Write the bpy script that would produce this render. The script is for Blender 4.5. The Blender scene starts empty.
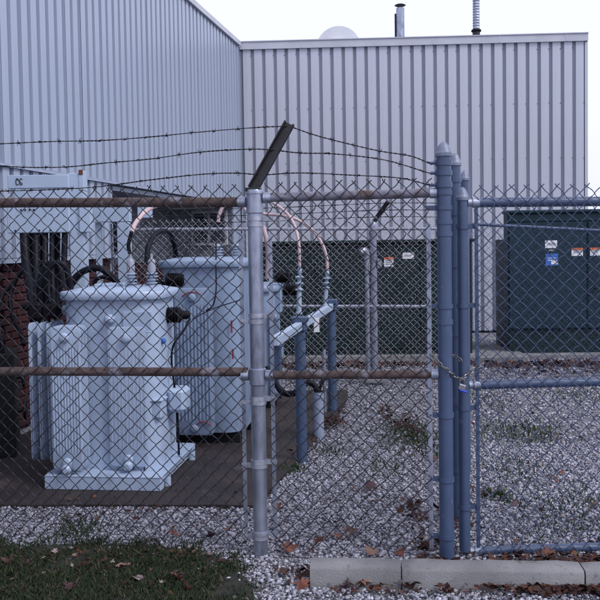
import bpy, bmesh, math, random
import numpy as np
from mathutils import Vector, Matrix
random.seed(7); rng = np.random.default_rng(11)
PI = math.pi; R = math.radians
S = bpy.context.scene; COL = S.collection

# ---------------------------------------------------------------- camera
cam = bpy.data.cameras.new('camera'); cam.sensor_width = 36; cam.lens = 850/600*36
cam.shift_y = -0.0348; cam.clip_start = .05; cam.clip_end = 2000
co = bpy.data.objects.new('camera', cam); COL.objects.link(co)
co.matrix_world = Matrix.Translation((0, 0, 1.65)) @ Matrix.Rotation(R(90-2.5), 4, 'X') @ Matrix.Rotation(R(-.9), 4, 'Z')
S.camera = co
# ---------------------------------------------------------------- overcast sky, soft sun
SUN_EL, SUN_ROT = R(48), R(124)
W = bpy.data.worlds.new('World'); S.world = W; W.use_nodes = True
nt = W.node_tree; nt.nodes.clear()
sk = nt.nodes.new('ShaderNodeTexSky'); sk.sky_type = 'NISHITA'; sk.sun_disc = False
sk.sun_elevation = SUN_EL; sk.sun_rotation = SUN_ROT; sk.air_density = 1.0; sk.dust_density = 4.0
hs = nt.nodes.new('ShaderNodeHueSaturation'); hs.inputs['Saturation'].default_value = .12
mx = nt.nodes.new('ShaderNodeMix'); mx.data_type = 'RGBA'; mx.blend_type = 'MIX'
mx.inputs[0].default_value = .75; mx.inputs[7].default_value = (7.5, 7.75, 9.9, 1)   # cloud layer
bg = nt.nodes.new('ShaderNodeBackground'); bg.inputs['Strength'].default_value = .12
ow = nt.nodes.new('ShaderNodeOutputWorld')
nt.links.new(sk.outputs[0], hs.inputs['Color']); nt.links.new(hs.outputs[0], mx.inputs[6])
nt.links.new(mx.outputs[2], bg.inputs['Color']); nt.links.new(bg.outputs[0], ow.inputs['Surface'])
sun = bpy.data.lights.new('sun', 'SUN'); sun.energy = 1.5; sun.angle = R(18); sun.color = (1, .97, .94)
so = bpy.data.objects.new('sun', sun); COL.objects.link(so)
so.rotation_euler = Vector((-math.sin(SUN_ROT)*math.cos(SUN_EL), -math.cos(SUN_ROT)*math.cos(SUN_EL), -math.sin(SUN_EL))).to_track_quat('-Z', 'Y').to_euler()
S.view_settings.view_transform = 'Standard'; S.view_settings.look = 'None'
S.view_settings.exposure = .33; S.view_settings.gamma = 1

# ---------------------------------------------------------------- materials
def mat(name, c1, c2=None, scale=8, rough=.6, metal=0, c3=None, s3=2.5, t3=(.55, .7), bump=0, bscale=60, spec=.5, stretch=None):
    """two tone noise colour, an optional third tone in patches (rust, dirt), optional fine relief"""
    m = bpy.data.materials.new(name); m.use_nodes = True; t = m.node_tree; n = t.nodes; L = t.links
    b = n['Principled BSDF']; b.inputs['Roughness'].default_value = rough; b.inputs['Metallic'].default_value = metal
    b.inputs['Specular IOR Level'].default_value = spec
    tc = n.new('ShaderNodeTexCoord'); src = tc.outputs['Object']
    if stretch:
        mp = n.new('ShaderNodeMapping'); mp.inputs['Scale'].default_value = stretch
        L.new(src, mp.inputs[0]); src = mp.outputs[0]
    c2 = c2 or tuple(x*.8 for x in c1)
    no = n.new('ShaderNodeTexNoise'); no.inputs['Scale'].default_value = scale; no.inputs['Detail'].default_value = 6
    L.new(src, no.inputs['Vector'])
    cr = n.new('ShaderNodeValToRGB'); cr.color_ramp.elements[0].position = .35; cr.color_ramp.elements[1].position = .68
    cr.color_ramp.elements[0].color = (*c1, 1); cr.color_ramp.elements[1].color = (*c2, 1)
    L.new(no.outputs[0], cr.inputs[0]); out = cr.outputs[0]
    if c3:
        n3 = n.new('ShaderNodeTexNoise'); n3.inputs['Scale'].default_value = s3; n3.inputs['Detail'].default_value = 8
        n3.inputs['Roughness'].default_value = .65
        L.new(src, n3.inputs['Vector'])
        r3 = n.new('ShaderNodeValToRGB'); r3.color_ramp.elements[0].position = t3[0]; r3.color_ramp.elements[1].position = t3[1]
        L.new(n3.outputs[0], r3.inputs[0])
        m3 = n.new('ShaderNodeMix'); m3.data_type = 'RGBA'; m3.inputs[7].default_value = (*c3, 1)
        L.new(r3.outputs[0], m3.inputs[0]); L.new(out, m3.inputs[6]); out = m3.outputs[2]
    L.new(out, b.inputs['Base Color'])
    if bump:
        nb = n.new('ShaderNodeTexNoise'); nb.inputs['Scale'].default_value = bscale; nb.inputs['Detail'].default_value = 5
        L.new(src, nb.inputs['Vector'])
        bp = n.new('ShaderNodeBump'); bp.inputs['Strength'].default_value = bump; bp.inputs['Distance'].default_value = .01
        L.new(nb.outputs[0], bp.inputs['Height']); L.new(bp.outputs[0], b.inputs['Normal'])
    return m
def island_mat(name, cols, rough=.85, rmin=0):
    """a colour picked per loose piece (stones, grass blades, leaves)"""
    m = bpy.data.materials.new(name); m.use_nodes = True; t = m.node_tree; n = t.nodes; L = t.links
    b = n['Principled BSDF']; b.inputs['Roughness'].default_value = rough; b.inputs['Specular IOR Level'].default_value = .3
    g = n.new('ShaderNodeNewGeometry'); cr = n.new('ShaderNodeValToRGB')
    e = cr.color_ramp.elements
    while len(e) < len(cols): e.new(.5)
    for i, c in enumerate(cols): e[i].position = i/(len(cols)-1); e[i].color = (*c, 1)
    L.new(g.outputs['Random Per Island'], cr.inputs[0])
    tc = n.new('ShaderNodeTexCoord'); no = n.new('ShaderNodeTexNoise'); no.inputs['Scale'].default_value = 40
    L.new(tc.outputs['Object'], no.inputs['Vector'])
    mm = n.new('ShaderNodeMix'); mm.data_type = 'RGBA'; mm.blend_type = 'MULTIPLY'; mm.inputs[0].default_value = .5
    L.new(cr.outputs[0], mm.inputs[6]); L.new(no.outputs[0], mm.inputs[7]); L.new(mm.outputs[2], b.inputs['Base Color'])
    return m
M = {}
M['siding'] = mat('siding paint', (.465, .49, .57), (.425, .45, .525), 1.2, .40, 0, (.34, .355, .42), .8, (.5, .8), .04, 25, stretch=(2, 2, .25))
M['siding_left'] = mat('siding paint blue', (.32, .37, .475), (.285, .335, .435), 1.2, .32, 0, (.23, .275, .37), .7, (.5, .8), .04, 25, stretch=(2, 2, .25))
M['recess'] = mat('shaded grey panel', (.20, .22, .26), (.16, .18, .21), 1.2, .5)  # siding grey made darker: the deep recess's shade is put into the colour
M['coping'] = mat('coping metal', (.48, .50, .56), (.40, .42, .48), 3, .45, .1)
M['core'] = mat('wall backing', (.12, .12, .14), None, 3, .9)
M['roof'] = mat('roof membrane', (.22, .22, .23), None, 2, .9)
M['brick'] = mat('red brick', (.048, .0065, .0095), (.028, .004, .007), 9, .9, 0, (.065, .012, .015), 20, (.55, .75), .3, 90)
M['mortar'] = mat('mortar', (.020, .015, .018), None, 20, .95)
M['galv'] = mat('galvanised steel', (.40, .44, .54), (.20, .225, .30), 16, .36, .65, (.10, .10, .125), 9, (.56, .72), .08, 120, stretch=(1, 1, .35))
M['galv_bright'] = mat('bright galvanised wire', (.42, .44, .52), (.25, .27, .33), 30, .4, .5)
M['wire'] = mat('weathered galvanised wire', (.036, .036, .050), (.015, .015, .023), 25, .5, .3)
M['back_wire'] = mat('clean galvanised wire', (.62, .62, .68), (.42, .42, .48), 30, .4, .2)
M['gwire'] = mat('blue grey coated wire', (.065, .085, .165), (.045, .06, .12), 25, .5, .2)
M['rusty'] = mat('rusty rail', (.105, .072, .066), (.055, .034, .032), 14, .75, .1, (.24, .24, .30), 10, (.55, .68), .25, 90)
M['rusty2'] = mat('rail partly rusted', (.22, .22, .28), (.14, .135, .17), 14, .6, .2, (.10, .06, .05), 8, (.5, .62), .2, 90)
M['blue'] = mat('blue grey paint', (.056, .086, .160), (.045, .070, .136), 7, .36, .05, (.13, .15, .20), 22, (.63, .70), .06, 100)
M['cap'] = mat('dull cast cap', (.19, .215, .29), (.14, .165, .235), 20, .5, .2, (.09, .11, .16), 30, (.55, .7), .1, 90)
M['bollard'] = mat('slate blue paint', (.055, .090, .165), (.046, .075, .14), 7, .45, .1, (.16, .18, .26), 10, (.6, .75), .05, 90)
M['tx'] = mat('pale blue grey enamel', (.37, .455, .60), (.325, .405, .545), 5, .36, .0, (.20, .235, .29), 5, (.58, .74), .05, 60, stretch=(1.5, 1.5, .5))
M['tx2'] = mat('grey blue enamel', (.235, .305, .43), (.20, .265, .385), 5, .4, .0, (.13, .165, .22), 5, (.55, .74), .05, 60, stretch=(1.5, 1.5, .5))
M['rust'] = mat('rust', (.16, .05, .03), (.09, .03, .02), 40, .9)
M['rack'] = mat('pale painted steel', (.37, .45, .58), (.33, .41, .53), 6, .4, 0, (.22, .12, .10), 10, (.70, .74), .03, 60)
M['porcelain'] = mat('grey porcelain', (.33, .40, .50), (.24, .30, .40), 10, .22, 0)
M['pgrey'] = mat('pale insulator cap', (.30, .32, .38), (.25, .27, .33), 12, .5)
M['black'] = mat('black rubber', (.0035, .003, .005), (.006, .005, .008), 12, .6, spec=.15)
M['cable'] = mat('black cable jacket', (.0035, .004, .008), (.006, .007, .013), 14, .5, spec=.16)
M['pink'] = mat('faded pink insulation', (.52, .39, .40), (.42, .30, .32), 18, .45, 0, (.30, .19, .21), 14, (.62, .75))
M['pvc'] = mat('grey conduit', (.26, .31, .42), (.21, .25, .35), 10, .5)
M['green'] = mat('dark green enamel', (.0055, .020, .021), (.0045, .016, .017), 2.5, .5, 0, (.009, .023, .027), 4, (.55, .8), .02, 50, spec=.22)
M['green_right'] = mat('deep blue green enamel', (.005, .025, .037), (.004, .021, .032), 2.5, .48, 0, (.009, .03, .054), 4, (.55, .8), .02, 50, spec=.25)
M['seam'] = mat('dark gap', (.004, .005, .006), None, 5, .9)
M['concrete'] = mat('weathered concrete', (.215, .215, .225), (.14, .14, .15), 4, .9, 0, (.085, .085, .092), 18, (.56, .72), .5, 120)
M['pad'] = mat('stained brown concrete', (.030, .0215, .022), (.011, .0085, .011), 2.2, .9, 0, (.056, .043, .041), 5, (.55, .75), .5, 90)
M['ground'] = mat('gravel dust and soil', (.15, .148, .172), (.075, .072, .083), 30, .95, 0, (.30, .30, .34), 60, (.5, .6), .8, 90)
M['soil'] = mat('dark lawn soil', (.016, .018, .012), (.010, .010, .009), 14, .95, 0, (.035, .026, .02), 20, (.55, .7), .8, 60)
M['white_print'] = mat('white sticker', (.72, .74, .78), (.64, .66, .72), 9, .4)
M['orange_print'] = mat('orange sticker', (.62, .13, .035), None, 9, .4)
M['blue_print'] = mat('blue sticker', (.035, .14, .50), None, 9, .4)
M['ink'] = mat('black ink', (.01, .01, .012), None, 9, .6)
M['redmark'] = mat('red paint mark', (.26, .035, .06), None, 9, .5)
M['brass'] = mat('padlock metal', (.34, .34, .36), (.22, .22, .24), 20, .35, .6)
M['lockblue'] = mat('blue plastic', (.02, .06, .55), None, 9, .4)
M['steel'] = mat('worn steel', (.22, .21, .21), (.12, .115, .115), 30, .35, .7)
M['dark_arm'] = mat('dark weathered steel', (.022, .021, .026), (.011, .010, .013), 14, .5, .3, (.05, .036, .032), 9, (.58, .7))
M['glass'] = mat('dark window glass', (.055, .065, .085), None, 2, .08, 0)
M['dish'] = mat('white dish', (.72, .75, .80), None, 3, .4)
M['gravel'] = island_mat('limestone chips', [(.10, .098, .12), (.30, .30, .36), (.45, .45, .535), (.54, .545, .64), (.26, .26, .31), (.67, .67, .765), (.40, .40, .475), (.15, .145, .17), (.33, .31, .33)])
M['blade'] = island_mat('grass blades', [(.008, .020, .009), (.017, .042, .014), (.026, .062, .018), (.010, .024, .011), (.12, .10, .06), (.016, .028, .013), (.06, .05, .03)])
M['litter'] = island_mat('leaf litter', [(.060, .022, .020), (.035, .015, .017), (.10, .036, .022), (.026, .012, .014), (.13, .065, .04)])
M['weed'] = island_mat('weeds', [(.022, .055, .018), (.045, .085, .028), (.03, .05, .02), (.10, .085, .04)])
LEAF = [mat('leaf rust', (.17, .052, .030), (.10, .030, .020), 22, .7), mat('leaf tan', (.23, .135, .10), (.15, .085, .062), 22, .7),
        mat('leaf wine', (.050, .015, .021), (.032, .010, .016), 22, .7), mat('leaf brown', (.095, .042, .028), (.06, .027, .02), 22, .7),
        mat('leaf grey', (.26, .20, .20), (.19, .15, .15), 22, .7)]

# ---------------------------------------------------------------- mesh helpers
def spline(pts, n=6):
    P = [Vector(p) for p in pts]
    if len(P) < 3: return P
    Q = [P[0]*2-P[1]] + P + [P[-1]*2-P[-2]]; out = []
    for i in range(1, len(Q)-2):
        for k in range(n):
            t = k/n; a, b, c, d_ = Q[i-1], Q[i], Q[i+1], Q[i+2]
            out.append(.5*((2*b)+(c-a)*t+(2*a-5*b+4*c-d_)*t*t+(3*b-a-3*c+d_)*t**3))
    return out+[P[-1]]
class MB:
    def __init__(s): s.v = []; s.f = []
    def add(s, v, f):
        o = len(s.v); s.v += [tuple(x) for x in v]; s.f += [tuple(i+o for i in q) for q in f]; return s
    def box(s, c, d, rz=0, bev=0, rx=0, ry=0):
        bm = bmesh.new(); bmesh.ops.create_cube(bm, size=1)
        for v in bm.verts: v.co = Vector((v.co.x*d[0], v.co.y*d[1], v.co.z*d[2]))
        if bev: bmesh.ops.bevel(bm, geom=bm.edges[:], offset=bev, segments=1, affect='EDGES', profile=.5)
        mt = Matrix.Translation(c) @ Matrix.Rotation(rz, 4, 'Z') @ Matrix.Rotation(rx, 4, 'X') @ Matrix.Rotation(ry, 4, 'Y')
        bm.verts.index_update()
        s.add([mt @ v.co for v in bm.verts], [[v.index for v in f.verts] for f in bm.faces]); bm.free(); return s
    def tube(s, pts, r, n=10, cap=True, sq=1):
        P = [Vector(p) for p in pts]; rs = r if isinstance(r, (list, tuple)) else [r]*len(P)
        V = []; up = None
        for i, p in enumerate(P):
            t = (P[min(i+1, len(P)-1)]-P[max(i-1, 0)]).normalized()
            if up is None: up = Vector((0, 0, 1)) if abs(t.z) < .9 else Vector((1, 0, 0))
            a = t.cross(up).normalized(); b = a.cross(t).normalized(); up = b
            V += [p+a*math.cos(k*2*PI/n)*rs[i]+b*math.sin(k*2*PI/n)*rs[i]*sq for k in range(n)]
        Fs = [(i*n+k, i*n+(k+1) % n, (i+1)*n+(k+1) % n, (i+1)*n+k) for i in range(len(P)-1) for k in range(n)]
        if cap: Fs += [tuple(range(n))[::-1], tuple((len(P)-1)*n+k for k in range(n))]
        return s.add(V, Fs)
    def lathe(s, prof, c=(0, 0, 0), n=16, axis='Z'):
        V = []
        for r, z in prof:
            for k in range(n):
                a = k*2*PI/n; x, y = r*math.cos(a), r*math.sin(a)
                q = {'Z': (x, y, z), 'X': (z, x, y), 'Y': (y, z, x)}[axis]
                V.append((q[0]+c[0], q[1]+c[1], q[2]+c[2]))
        m = len(prof)
        Fs = [(i*n+k, i*n+(k+1) % n, (i+1)*n+(k+1) % n, (i+1)*n+k) for i in range(m-1) for k in range(n)]
        Fs += [tuple(range(n))[::-1], tuple((m-1)*n+k for k in range(n))]
        return s.add(V, Fs)
    def prism(s, poly, z0, z1):
        n = len(poly)
        return s.add([(x, y, z0) for x, y in poly]+[(x, y, z1) for x, y in poly],
                     [tuple(range(n))[::-1], tuple(range(n, 2*n))]+[(i, (i+1) % n, n+(i+1) % n, n+i) for i in range(n)])
    def rings(s, rings):
        n = len(rings[0]); V = [p for r in rings for p in r]
        Fs = [(i*n+k, i*n+(k+1) % n, (i+1)*n+(k+1) % n, (i+1)*n+k) for i in range(len(rings)-1) for k in range(n)]
        Fs += [tuple(range(n))[::-1], tuple((len(rings)-1)*n+k for k in range(n))]
        return s.add(V, Fs)
    def mesh(s, name, m, off=(0, 0, 0), smooth=35):
        me = bpy.data.meshes.new(name)
        me.from_pydata([(x-off[0], y-off[1], z-off[2]) for x, y, z in s.v], [], s.f)
        if smooth:
            me.polygons.foreach_set('use_smooth', [True]*len(me.polygons)); me.set_sharp_from_angle(angle=R(smooth))
        if m: me.materials.append(m)
        me.update(); return me
    def build(s, name, m, parent=None, smooth=35, label=None, off=None):
        off = off if off is not None else (parent.get('_o', (0, 0, 0)) if parent else (0, 0, 0))
        return link(name, s.mesh(name, m, off, smooth), parent, label=label)
def link(name, me, parent=None, loc=(0, 0, 0), rot=(0, 0, 0), label=None):
    o = bpy.data.objects.new(name, me); COL.objects.link(o); o.location = loc; o.rotation_euler = rot
    if parent: o.parent = parent
    if parent and '_o' in parent: o['_o'] = parent['_o']
    if label: o['label'] = label
    return o
def tag(o, label, cat, group=None):
    o['label'] = label; o['category'] = cat
    if group: o['group'] = group
    return o
def thing(name, label, cat, loc=(0, 0, 0), rz=0, group=None, world=False):
    """Empty at the base of a thing; world=True: its parts are given in world coordinates"""
    o = bpy.data.objects.new(name, None); COL.objects.link(o); o.location = loc; o.rotation_euler.z = rz; o.empty_display_size = .1
    if world: o['_o'] = tuple(loc)
    return tag(o, label, cat, group)
def struct(o, kind='structure'): o['kind'] = kind; return o
def rrect(cx, cy, hx, hy, r, n=5):
    P = []
    for qx, qy, a0 in ((1, 1, 0), (-1, 1, 90), (-1, -1, 180), (1, -1, 270)):
        for k in range(n+1):
            a = R(a0+90*k/n); P.append((cx+qx*(hx-r)+r*math.cos(a), cy+qy*(hy-r)+r*math.sin(a)))
    return P
def npmesh(name, V, Fq, m, k):
    me = bpy.data.meshes.new(name); nf = len(Fq)
    me.vertices.add(len(V)); me.vertices.foreach_set('co', V.astype(np.float32).ravel())
    me.loops.add(nf*k); me.loops.foreach_set('vertex_index', Fq.astype(np.int32).ravel())
    me.polygons.add(nf); me.polygons.foreach_set('loop_start', np.arange(nf, dtype=np.int32)*k)
    me.polygons.foreach_set('loop_total', np.full(nf, k, dtype=np.int32))
    me.materials.append(m); me.update(calc_edges=True); return me
def V2(p): return np.array(p[:2])

# ---------------------------------------------------------------- ground, pad, kerb
g = MB().add([(-300, -60, -.012), (300, -60, -.012), (300, 700, -.012), (-300, 700, -.012)], [(0, 1, 2, 3)])
struct(g.build('gravel_ground', M['ground'], smooth=0))
PAD = [(-2.75, 5.36), (-.284, 5.215), (.06, 6.76), (.44, 8.50), (.50, 9.25), (-2.1, 9.45)]
def inpoly(x, y, P):
    c = np.zeros(np.shape(x), bool); n = len(P)
    for i in range(n):
        (x1, y1), (x2, y2) = P[i], P[(i+1) % n]
        c ^= ((y1 > y) != (y2 > y)) & (x < (x2-x1)*(y-y1)/(y2-y1+1e-12)+x1)
    return c
pb = []
for i in range(len(PAD)):
    a, b = np.array(PAD[i]), np.array(PAD[(i+1) % len(PAD)])
    for k in range(10): pb.append(tuple(a+(b-a)*k/10+rng.normal(0, .008, 2)))
struct(MB().prism(pb, -.05, .022).build('concrete_pad', M['pad'], smooth=0))
LAWN = [(-2.6, 4.70), (-1.673, 4.60), (-1.25, 4.595), (-.95, 4.58), (-.72, 4.53), (-.54, 4.44), (-.40, 4.33), (-.31, 4.17), (-.26, 3.98), (-.24, 3.80), (-.2, 3.4), (-.2, 2.6), (-2.6, 2.6)]
lp = []
for i in range(len(LAWN)):
    a, b = np.array(LAWN[i]), np.array(LAWN[(i+1) % len(LAWN)])
    for k in range(8): lp.append(tuple(a+(b-a)*k/8+rng.normal(0, .014, 2)))
struct(MB().prism(lp, -.05, .012).build('lawn', M['soil'], smooth=0))
K0, K1 = np.array((.025, 3.990)), np.array((1.328, 3.893)); kd = (K1-K0)/np.linalg.norm(K1-K0); kn = np.array((-kd[1], kd[0]))
kroot = struct(link('kerb', None)); kroot.location = (K0[0], K0[1], 0)
def kerb_stone(u0, u1, dz):
    L = u1-u0; n = max(3, int(L/.05)); prof = [(0, -.08), (.0, .086), (.012, .100), (.118, .104), (.13, .092), (.13, -.08)]
    rs = []
    for i in range(n+1):
        e = .010 if i in (0, n) else 0
        rs.append([(u0+L*i/n, v+rng.normal(0, .0018)+(e*.3 if k < 3 else -e*.3), z-(e*.3 if 1 <= k <= 4 else 0)+rng.normal(0, .0018)+dz) for k, (v, z) in enumerate(prof)])
    m = MB().rings(rs)
    return [(K0[0]*0+u*kd[0]+v*kn[0], u*kd[1]+v*kn[1], z) for u, v, z in m.v], m.f
for u0, u1, dz in ((0, .432, .0), (.438, 1.282, -.003), (1.29, 2.1, -.004)):
    v, f = kerb_stone(u0, u1, dz); MB().add(v, f).build('kerb_stone', M['concrete'], kroot, 50)
def on_kerb(x, y):
    u = (x-K0[0])*kd[0]+(y-K0[1])*kd[1]; v = (x-K0[0])*kn[0]+(y-K0[1])*kn[1]
    return (u > -.01) & (u < 2.1) & (v > -.012) & (v < .142)

# gravel: every chip is geometry, joined in one mesh
ico = bmesh.new(); bmesh.ops.create_icosphere(ico, subdivisions=1, radius=1); ico.verts.index_update()
IV = np.array([v.co[:] for v in ico.verts]); IF = np.array([[v.index for v in f.verts] for f in ico.faces]); ico.free()
CV = np.array([(x, y, z) for z in (-.62, .62) for y in (-.62, .62) for x in (-.62, .62)])
CF = np.array([(0, 2, 1), (1, 2, 3), (4, 5, 6), (5, 7, 6), (0, 1, 4), (1, 5, 4), (2, 6, 3), (3, 6, 7), (0, 4, 2), (2, 4, 6), (1, 3, 5), (3, 7, 5)])
def stones(n, y0, y1, size, name, base):
    y = np.sqrt(rng.uniform(y0**2, y1**2, n)); x = rng.uniform(-.40, .40, n)*y
    edge = inpoly(x+rng.normal(0, .07, n)+.05*np.sin(y*31), y+rng.normal(0, .07, n)+.05*np.sin(x*23)+.03*np.sin(x*57), LAWN) & (rng.uniform(0, 1, n) < .985)
    keep = ~inpoly(x, y, PAD) & ~edge & ~on_kerb(x, y) & (x > -1.04-(15.23-y)*.189+.02)
    bald = (np.sin(x*3.1+y*1.7)+np.sin(x*7.3-y*4.1+1)+np.sin(x*13+y*9))/3 > .55
    keep &= ~(bald & (rng.uniform(0, 1, n) < .45)); x, y = x[keep], y[keep]; n = len(x)
    s = size*np.clip(rng.lognormal(0, .42, n), .4, 2.0)
    sc = np.stack([s*rng.uniform(.75, 1.35, n), s*rng.uniform(.6, 1.0, n), s*rng.uniform(.4, .85, n)], 1)
    NV = len(base[0]); P = base[0][None]*rng.uniform(.62, 1.2, (n, NV, 1))*sc[:, None]
    a = rng.uniform(0, 2*PI, n); tl = rng.normal(0, .45, n); c, s_ = np.cos(tl)[:, None], np.sin(tl)[:, None]
    P = np.stack([P[..., 0], P[..., 1]*c-P[..., 2]*s_, P[..., 1]*s_+P[..., 2]*c], -1)
    c, s_ = np.cos(a)[:, None], np.sin(a)[:, None]
    P = np.stack([P[..., 0]*c-P[..., 1]*s_, P[..., 0]*s_+P[..., 1]*c, P[..., 2]], -1)
    P += np.stack([x, y, sc[:, 2]*.35+rng.uniform(-.008, .008, n)], 1)[:, None]
    Fq = (base[1][None]+(np.arange(n)*NV)[:, None, None]).reshape(-1, 3)
    return struct(link(name, npmesh(name, P.reshape(-1, 3), Fq, M['gravel'], 3)), 'stuff')
stones(42000, 3.6, 6.6, .0084, 'gravel', (IV, IF)); stones(78000, 3.6, 6.8, .0066, 'gravel', (CV, CF)); stones(84000, 6.6, 14, .0100, 'gravel', (CV, CF))

# grass blades
def blades(n, xs, ys, hts, name, m, wd=.0035):
    a = rng.uniform(0, 2*PI, n); h = rng.uniform(*hts, n); b = rng.uniform(.2, 1.1, n)*h; a2 = a+rng.normal(0, .9, n)
    dx, dy = np.cos(a)*wd, np.sin(a)*wd; lx, ly = -np.sin(a2)*b, np.cos(a2)*b; z = np.zeros(n)
    V = np.stack([np.stack([xs-dx, ys-dy, z], 1), np.stack([xs+dx, ys+dy, z], 1), np.stack([xs+lx*.4+dx*.7, ys+ly*.4+dy*.7, h*.6], 1),
                  np.stack([xs+lx*.4-dx*.7, ys+ly*.4-dy*.7, h*.6], 1), np.stack([xs+lx, ys+ly, h*.95], 1), np.stack([xs+lx*1.03, ys+ly*1.03, h*.93], 1)], 1)
    Fq = (np.array([[0, 1, 2, 3], [3, 2, 5, 4]])[None]+(np.arange(n)*6)[:, None, None]).reshape(-1, 4)
    return struct(link(name, npmesh(name, V.reshape(-1, 3), Fq, m, 4)), 'stuff')
n = 95000; x = rng.uniform(-2.4, -.2, n); y = rng.uniform(3.2, 4.72, n)
k = inpoly(x+rng.normal(0, .06, n)+.05*np.sin(y*31), y+rng.normal(0, .06, n)+.05*np.sin(x*23)+.03*np.sin(x*57), LAWN) & ((np.sin(x*9+y*5)+np.sin(x*17-y*13)+np.sin(x*4.1-y*3.3)+rng.normal(0, .8, n)) > -1.25); x, y = x[k], y[k]
blades(len(x), x, y, (.008, .042), 'grass', M['blade'])
wx, wy = [], []
for (px, py, pz), r, c in (((0.922, 7.219, 0.000), .22, 500), ((0.930, 6.788, 0.000), .25, 350), ((1.797, 7.120, 0.000), .25, 420), ((2.025, 7.180, 0.000), .2, 200), ((-1.316, 4.816, 0.000), .12, 220), ((-0.080, 6.095, 0.000), .08, 160),
                       ((1.500, 4.910, -0.000), .25, 200), ((1.548, 5.999, 0.000), .2, 160), ((1.806, 8.558, 0.000), .3, 200), ((1.802, 5.280, 0.000), .2, 160), ((1.226, 5.373, 0.000), .08, 160), ((0.196, 9.093, 0.000), .3, 120), ((2.868, 8.860, 0.000), .3, 200),
                       ((0.214, 6.605, 0.000), .1, 80), ((0.590, 6.055, 0.000), .12, 90)):
    c = int(c*1.0); wx.append(rng.normal(px, r*.6, c)); wy.append(rng.normal(py, r*1.0, c))
wx, wy = np.concatenate(wx), np.concatenate(wy)
blades(len(wx), wx, wy, (.015, .055), 'weeds', M['weed'], .005)

# leaf litter drifted along the cabinets, the kerb and the gate
def litter(regs, name):
    V, Fq = [], []; q = 0
    for (x0, y0, x1, y1, wd, c, sz) in regs:
        for _ in range(c):
            t = random.random(); cx = x0+(x1-x0)*t+random.gauss(0, .04); cy = y0+(y1-y0)*t+random.gauss(0, wd); s = sz*random.uniform(.5, 1.2); a = random.uniform(0, 6.28)
            nr = Vector((random.gauss(0, .45), random.gauss(0, .45), 1)).normalized(); u = nr.cross(Vector((math.cos(a), math.sin(a), 0))).normalized(); w = nr.cross(u)
            c0 = Vector((cx, cy, .018+random.uniform(0, .02)))
            for i in range(6):
                rr = s*random.uniform(.55, 1.1); V.append(tuple(c0+u*math.cos(i*PI/3)*rr+w*math.sin(i*PI/3)*rr*.7+nr*random.uniform(-.2, .25)*s))
            Fq.append([q*6+i for i in range(6)]); q += 1
    struct(link(name, npmesh(name, np.array(V), np.array(Fq), M['litter'], 6)), 'stuff')
litter([(-.6, 11.2, 2.3, 11.1, .14, 420, .05), (2.4, 11.0, 4.6, 10.9, .14, 380, .05), (2.1, 10.5, 4.4, 10.2, .25, 90, .05), (-.6, 10.6, 2.0, 10.4, .3, 70, .05),
        (.95, 4.20, 2.0, 4.19, .06, 420, .028), (.62, 4.30, .70, 5.3, .16, 70, .026), (.60, 4.22, .74, 4.22, .05, 50, .03), (-.15, 4.15, .1, 4.12, .05, 30, .028), (.85, 3.9, 1.6, 3.84, .02, 120, .024), (.8, 4.5, 1.1, 5.8, .2, 60, .028),
        (.15, 3.93, 1.5, 3.85, .03, 150, .022), (1.0, 3.88, 1.6, 3.83, .025, 120, .024), (-.1, 6.3, .4, 8.3, .10, 50, .03), (.2, 7.6, .35, 7.7, .12, 60, .03), (.75, 8.0, 1.0, 7.2, .25, 120, .03),
        (-1.5, 5.05, -.4, 5.2, .05, 30, .022), (-1.6, 4.25, -.35, 4.1, .16, 70, .016), (-1.6, 4.5, -.4, 4.35, .05, 60, .016)], 'leaf_litter')

# ---------------------------------------------------------------- the metal sided building
C0 = np.array((-1.02, 15.20)); bd = np.array((math.cos(R(-2.5)), math.sin(R(-2.5)))); ld = np.array((-.1858, -.9826))
TOP = 5.16
bld = thing('industrial_building', 'grey ribbed metal building filling the background behind the fences', 'building', (C0[0], C0[1], 0), world=True)
def panel_mesh(pitch, groove, depth, h, m, name):
    # local: x along the wall, -y out of the wall, z up
    fl = pitch-groove-2*.012
    pr = [(0, 0), (fl*.5, -.0015), (fl, 0), (fl+.012, depth), (fl+.012+groove*.42, depth), (fl+.012+groove*.5, depth-.010), (fl+.012+groove*.58, depth), (fl+.012+groove, depth), (pitch, 0)]
    q = MB(); nr = len(pr)
    zs = [0, h]
    for z in zs: q.v += [(x_, y_, z) for x_, y_ in pr]
    q.f += [(i, i+1, nr+i+1, nr+i) for i in range(nr-1)]
    q.add([(x_, y_, 0) for x_, y_ in pr]+[(pr[-1][0], depth+.02, 0), (0, depth+.02, 0)], [tuple(range(nr+2))])
    return q.mesh(name, m, smooth=0)
def panels(start, dr, length, pitch, me, z, off=0):
    """shared-mesh siding panels from start along dr; outward is to the right of dr"""
    a = math.atan2(dr[1], dr[0]); nrm = np.array((dr[1], -dr[0]))
    for i in range(int(length/pitch)):
        p = start+dr*pitch*i+nrm*(off+random.uniform(-.003, .003))
        link('siding_panel', me, bld, (p[0]-C0[0], p[1]-C0[1], z), (0, 0, a+random.uniform(-.006, .006)))
bn = np.array((bd[1], -bd[0])); BL = 6.06; nb_ = int(BL/.2006)
me = panel_mesh(.2006, .040, .062, TOP-.03, M['siding'], 'siding_panel'); panels(C0+bd*.07, bd, BL, .2006, me, .03)
q = MB(); na = math.atan2(bd[1], bd[0])
for i in range(nb_):
    for z in (3.05, 4.0, 4.95):
        if random.random() < .15: continue
        p = C0+bd*(.07+.2006*i+.1365+random.uniform(-.004, .004))+bn*.002; q.box((p[0], p[1], z+random.uniform(-.01, .01)), (.011, .010, .011), na)
struct(q.build('screw', M['seam'], bld, 0), 'stuff')
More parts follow.
